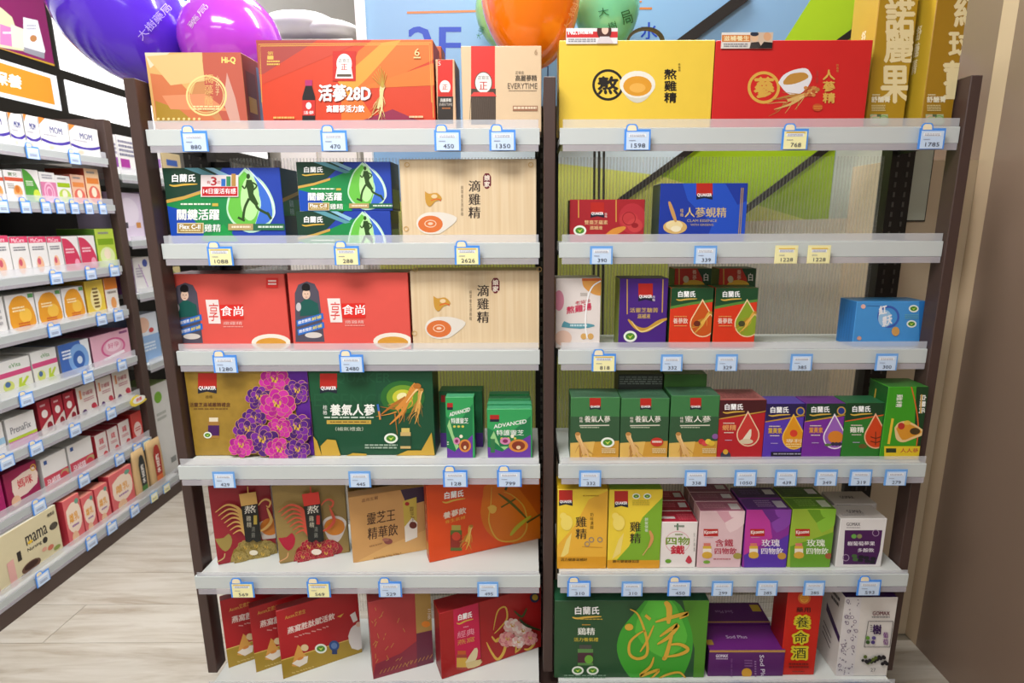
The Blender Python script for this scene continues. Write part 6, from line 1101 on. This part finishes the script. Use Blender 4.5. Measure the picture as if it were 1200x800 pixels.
pa = box('poster', HX - .006, HX, .9, yA, zA, 2.66, emis('#7a2058', .12), parent=hd)
a = Art(hd, (HX, .9, zA), (0, 1, 0), (0, 0, 1), yA - .9, 2.66 - zA)
def em(h): return emis(h, .12)
a.poly([(-20, 50), (66, 76), (66, 84), (-20, 62)], em('#b8942c'), 'poster_print'); a.poly([(-20, 10), (0, 8), (14, 20), (28, 60), (-20, 52)], em('#c8cca4'), 'poster_print'); a.poly([(0, 28), (18, 34), (22, 56), (0, 52)], em('#c87ab0'), 'poster_print'); a.poly([(27, 20), (44, 24), (53, 60), (50, 68), (28, 60)], em('#dcdce8'), 'poster_print'); a.poly([(28, 55), (52, 62), (52, 69), (28, 61)], em('#8a8a94'), 'poster_print'); a.ell(39, 45, 4, 4, em('#b07a4a'), 'poster_print'); a.fine(31, 29, 42, 36, 2, em('#a8a8b8'), part='poster_print'); a.fine(3, 37, 17, 42, 1, em('#e8d4e4'), part='poster_print')
a.poly([(12, 28), (27, 34), (28, 58), (14, 55)], em('#d6d4c0'), 'poster_print'); a.done()
sb = box('sign_panel', HX - .006, HX, .9, yA, zBb + .012, zBt, emis('#e4e8ee', .25), parent=hd)
a = Art(hd, (HX, .9, zBb + .012), (0, 1, 0), (0, 0, 1), yA - .9, zBt - zBb - .012)
a.poly([(-20, 67), (59, 91.5), (64.5, 123), (-20, 103)], emis('#e8862a', .3), 'sign_print'); a.t('保養', -8, 97, 25, 104, 15, emis('#ffffff', .6), .03, 'sign_lettering'); a.done()
# ------------------------------------------------------------------ balloons
def balloon(label, cx, cy, rx, ry, Y, h, rot=0.0, texts=(), tcol='#cfc8e8', string=False):
    c = P(cx, cy, Y=Y); zc = (c - CAM).dot(FWD); ax, az = rx * zc / FPX, ry * zc / FPX; ay = min(ax, az)
    m = mat(h, .16); b = m.node_tree.nodes['Principled BSDF']; b.inputs['Coat Weight'].default_value = .5; b.inputs['Subsurface Weight'].default_value = 0
    e = empty('balloon', c, label, 'balloon', 'party balloons')
    V, Fc = [], []; nu, nv = 32, 20
    ca, sa = math.cos(rot), math.sin(rot)
    def loc(x, y, z): return Vector((x * ca + z * sa, y, -x * sa + z * ca))
    for i in range(nv + 1):
        t = math.pi * i / nv; z = math.cos(t); r = math.sin(t) * (1 - .10 * max(0, -z))
        for j in range(nu):
            p = 2 * math.pi * j / nu; V.append(c + loc(ax * r * math.cos(p), ay * r * math.sin(p), az * z))
    for i in range(nv):
        for j in range(nu): Fc.append((i * nu + j, i * nu + (j + 1) % nu, (i + 1) * nu + (j + 1) % nu, (i + 1) * nu + j))
    sk = mesh('skin', V, Fc, m, parent=e, org=c, smooth=True)
    kn = c + loc(0, 0, -az * 1.0)
    V = []; 
    for zz, rr_ in ((.006, .004), (-.006, .007), (-.014, .011)): V += [kn + Vector((rr_ * math.cos(q), rr_ * math.sin(q), zz)) for q in [i * math.pi / 4 for i in range(8)]]
    mesh('knot', V, [(i * 8 + j, i * 8 + (j + 1) % 8, i * 8 + 8 + (j + 1) % 8, i * 8 + 8 + j) for i in range(2) for j in range(8)], m, parent=sk, org=c)
    if string: box('string', kn.x - .0006, kn.x + .0006, kn.y - .0006, kn.y + .0006, 1.2, kn.z, mat('#e8e8ee', .5), parent=e)
    def hit(px, py):
        d = ray(px, py); o = CAM - c
        inv = lambda v: Vector(((v.x * ca - v.z * sa) / ax, v.y / ay, (v.x * sa + v.z * ca) / az))
        O, D = inv(o), inv(d); A = D.dot(D); B = O.dot(D); C_ = O.dot(O) - 1; disc = max(0, B * B - A * C_)
        t = (-B - math.sqrt(disc)) / A
        return c + (CAM + d * t - c) * 1.004
    for (s, x0, y0, x1, y1, hgt) in texts:
        Vg, Fg = glyphs(s); dx, dy = x1 - x0, y1 - y0; l = math.hypot(dx, dy); nx, ny = dy / l * hgt, -dx / l * hgt
        mesh('lettering', [hit(x0 + gx * dx + gy * nx, y0 + gx * dy + gy * ny) for gx, gy in Vg], Fg, mat(tcol, .4), parent=e, org=c)
balloon('big violet balloon with slanted white lettering above the left post', 140, 13, 66, 89, 1.62, '#5a30d2', -.55, (('大樹藥局', 167, 48, 202, 10, 11),), '#b8a8e8')
balloon('blue balloon squeezed between the violet and magenta balloons', 212, 34, 30, 32, 1.98, '#1f5ac0', 0)
balloon('magenta pink balloon behind the amber carton', 272, 53, 56, 58, 1.62, '#b342d2', 0, (('藥局', 225, 34, 245, 8, 8),), '#e0c0ec')
balloon('large orange balloon above the tan carton', 622, 0, 58, 76, 1.50, '#f27c0c', -.05, (('大樹', 664, 40, 678, 4, 7),), '#f0a868')
balloon('light green balloon half hidden by the orange one', 592, 14, 35, 42, 1.705, '#a4dc84', 0, (('大樹', 563, 46, 568, 32, 6),), '#3a8a4a')
balloon('mint green balloon with dark green lettering behind the yellow carton', 711, 12, 38, 46, 1.62, '#7cd6a8', 0, (('大', 702, 20, 714, 18, 10), ('樹', 714, 36, 724, 33, 9), ('局', 731, 30, 743, 26, 16)), '#1f6a3a')
# little paper flag stuck behind the tan carton
f0 = P(642, 90, Y=1.535)
e = empty('paper_flag', (f0.x, 1.535, 1.6205), 'small blue and red paper flag on a stick beside the middle post top', 'flag')
box('stick', f0.x - .0015, f0.x + .0015, 1.5335, 1.5365, 1.6205, P(642, 64, Y=1.535).z, mat('#2f4f9a', .5), parent=e)
fq = [P(x, y, Y=1.535) for x, y in ((637, 70), (648, 64), (647, 71), (642, 74))]
prism('flag', [(q.x, q.z) for q in fq], 'y', 1.531, 1.533, mat('#2a56c0', .4), parent=e, org=(f0.x, 1.531, f0.z))
fq = [P(x, y, Y=1.535) for x, y in ((636.5, 66), (639, 66), (639, 76), (636.5, 76))]
prism('ribbon', [(q.x, q.z) for q in fq], 'y', 1.531, 1.533, mat('#b8242c', .4), parent=e, org=(f0.x, 1.531, f0.z))
# white wrapped bundle on a cabinet in the space behind the rack
cY = 2.35
x0, x1 = P(318, 40, Y=cY).x, P(415, 40, Y=cY).x; zc_ = P(360, 47, Y=cY).z
cb = empty('storage_cabinet', ((x0 + x1) / 2, cY + .2, 0), 'tall pale cabinet behind the display rack', 'cabinet')
box('body', x0, x1, cY - .02, cY + .4, 0, zc_, mat('#d8d4cc', .6), parent=cb, bev=.004)
for i in (0, 1): d_ = box('door', x0 + .01 + i * (x1 - x0) / 2, x0 + (i + 1) * (x1 - x0) / 2 - .01, cY - .035, cY - .02, .1, zc_ - .03, mat('#e4e0d8', .5), parent=cb)
bd = empty('wrapped_bundle', ((x0 + x1) / 2, cY + .1, zc_), 'white plastic wrapped bundle lying on the cabinet', 'bundle')
def lump(name, cx, cz, rx, rz, ry=.12, seed=0):
    V, Fc = [], []; r = random.Random(seed)
    for i in range(13):
        t = math.pi * i / 12
        for j in range(20):
            p = 2 * math.pi * j / 20; q = 1 + .05 * math.sin(5 * p + seed) * math.sin(3 * t)
            V.append((cx + rx * q * math.copysign(abs(math.sin(t) * math.cos(p)) ** .8, math.cos(p)), cY + .1 + ry * math.sin(t) * math.sin(p), cz + rz * math.cos(t)))
    for i in range(12):
        for j in range(20): Fc.append((i * 20 + j, i * 20 + (j + 1) % 20, (i + 1) * 20 + (j + 1) % 20, (i + 1) * 20 + j))
    mesh(name, V, Fc, mat('#e6e4e2', .35, .06, 12), parent=bd, org=bd.location, smooth=True)
xm = (x0 + x1) / 2
lump('roll', xm - .06, zc_ + .060, .15, .055, .17, 1); lump('roll', xm + .05, zc_ + .045, .12, .04, .15, 2)
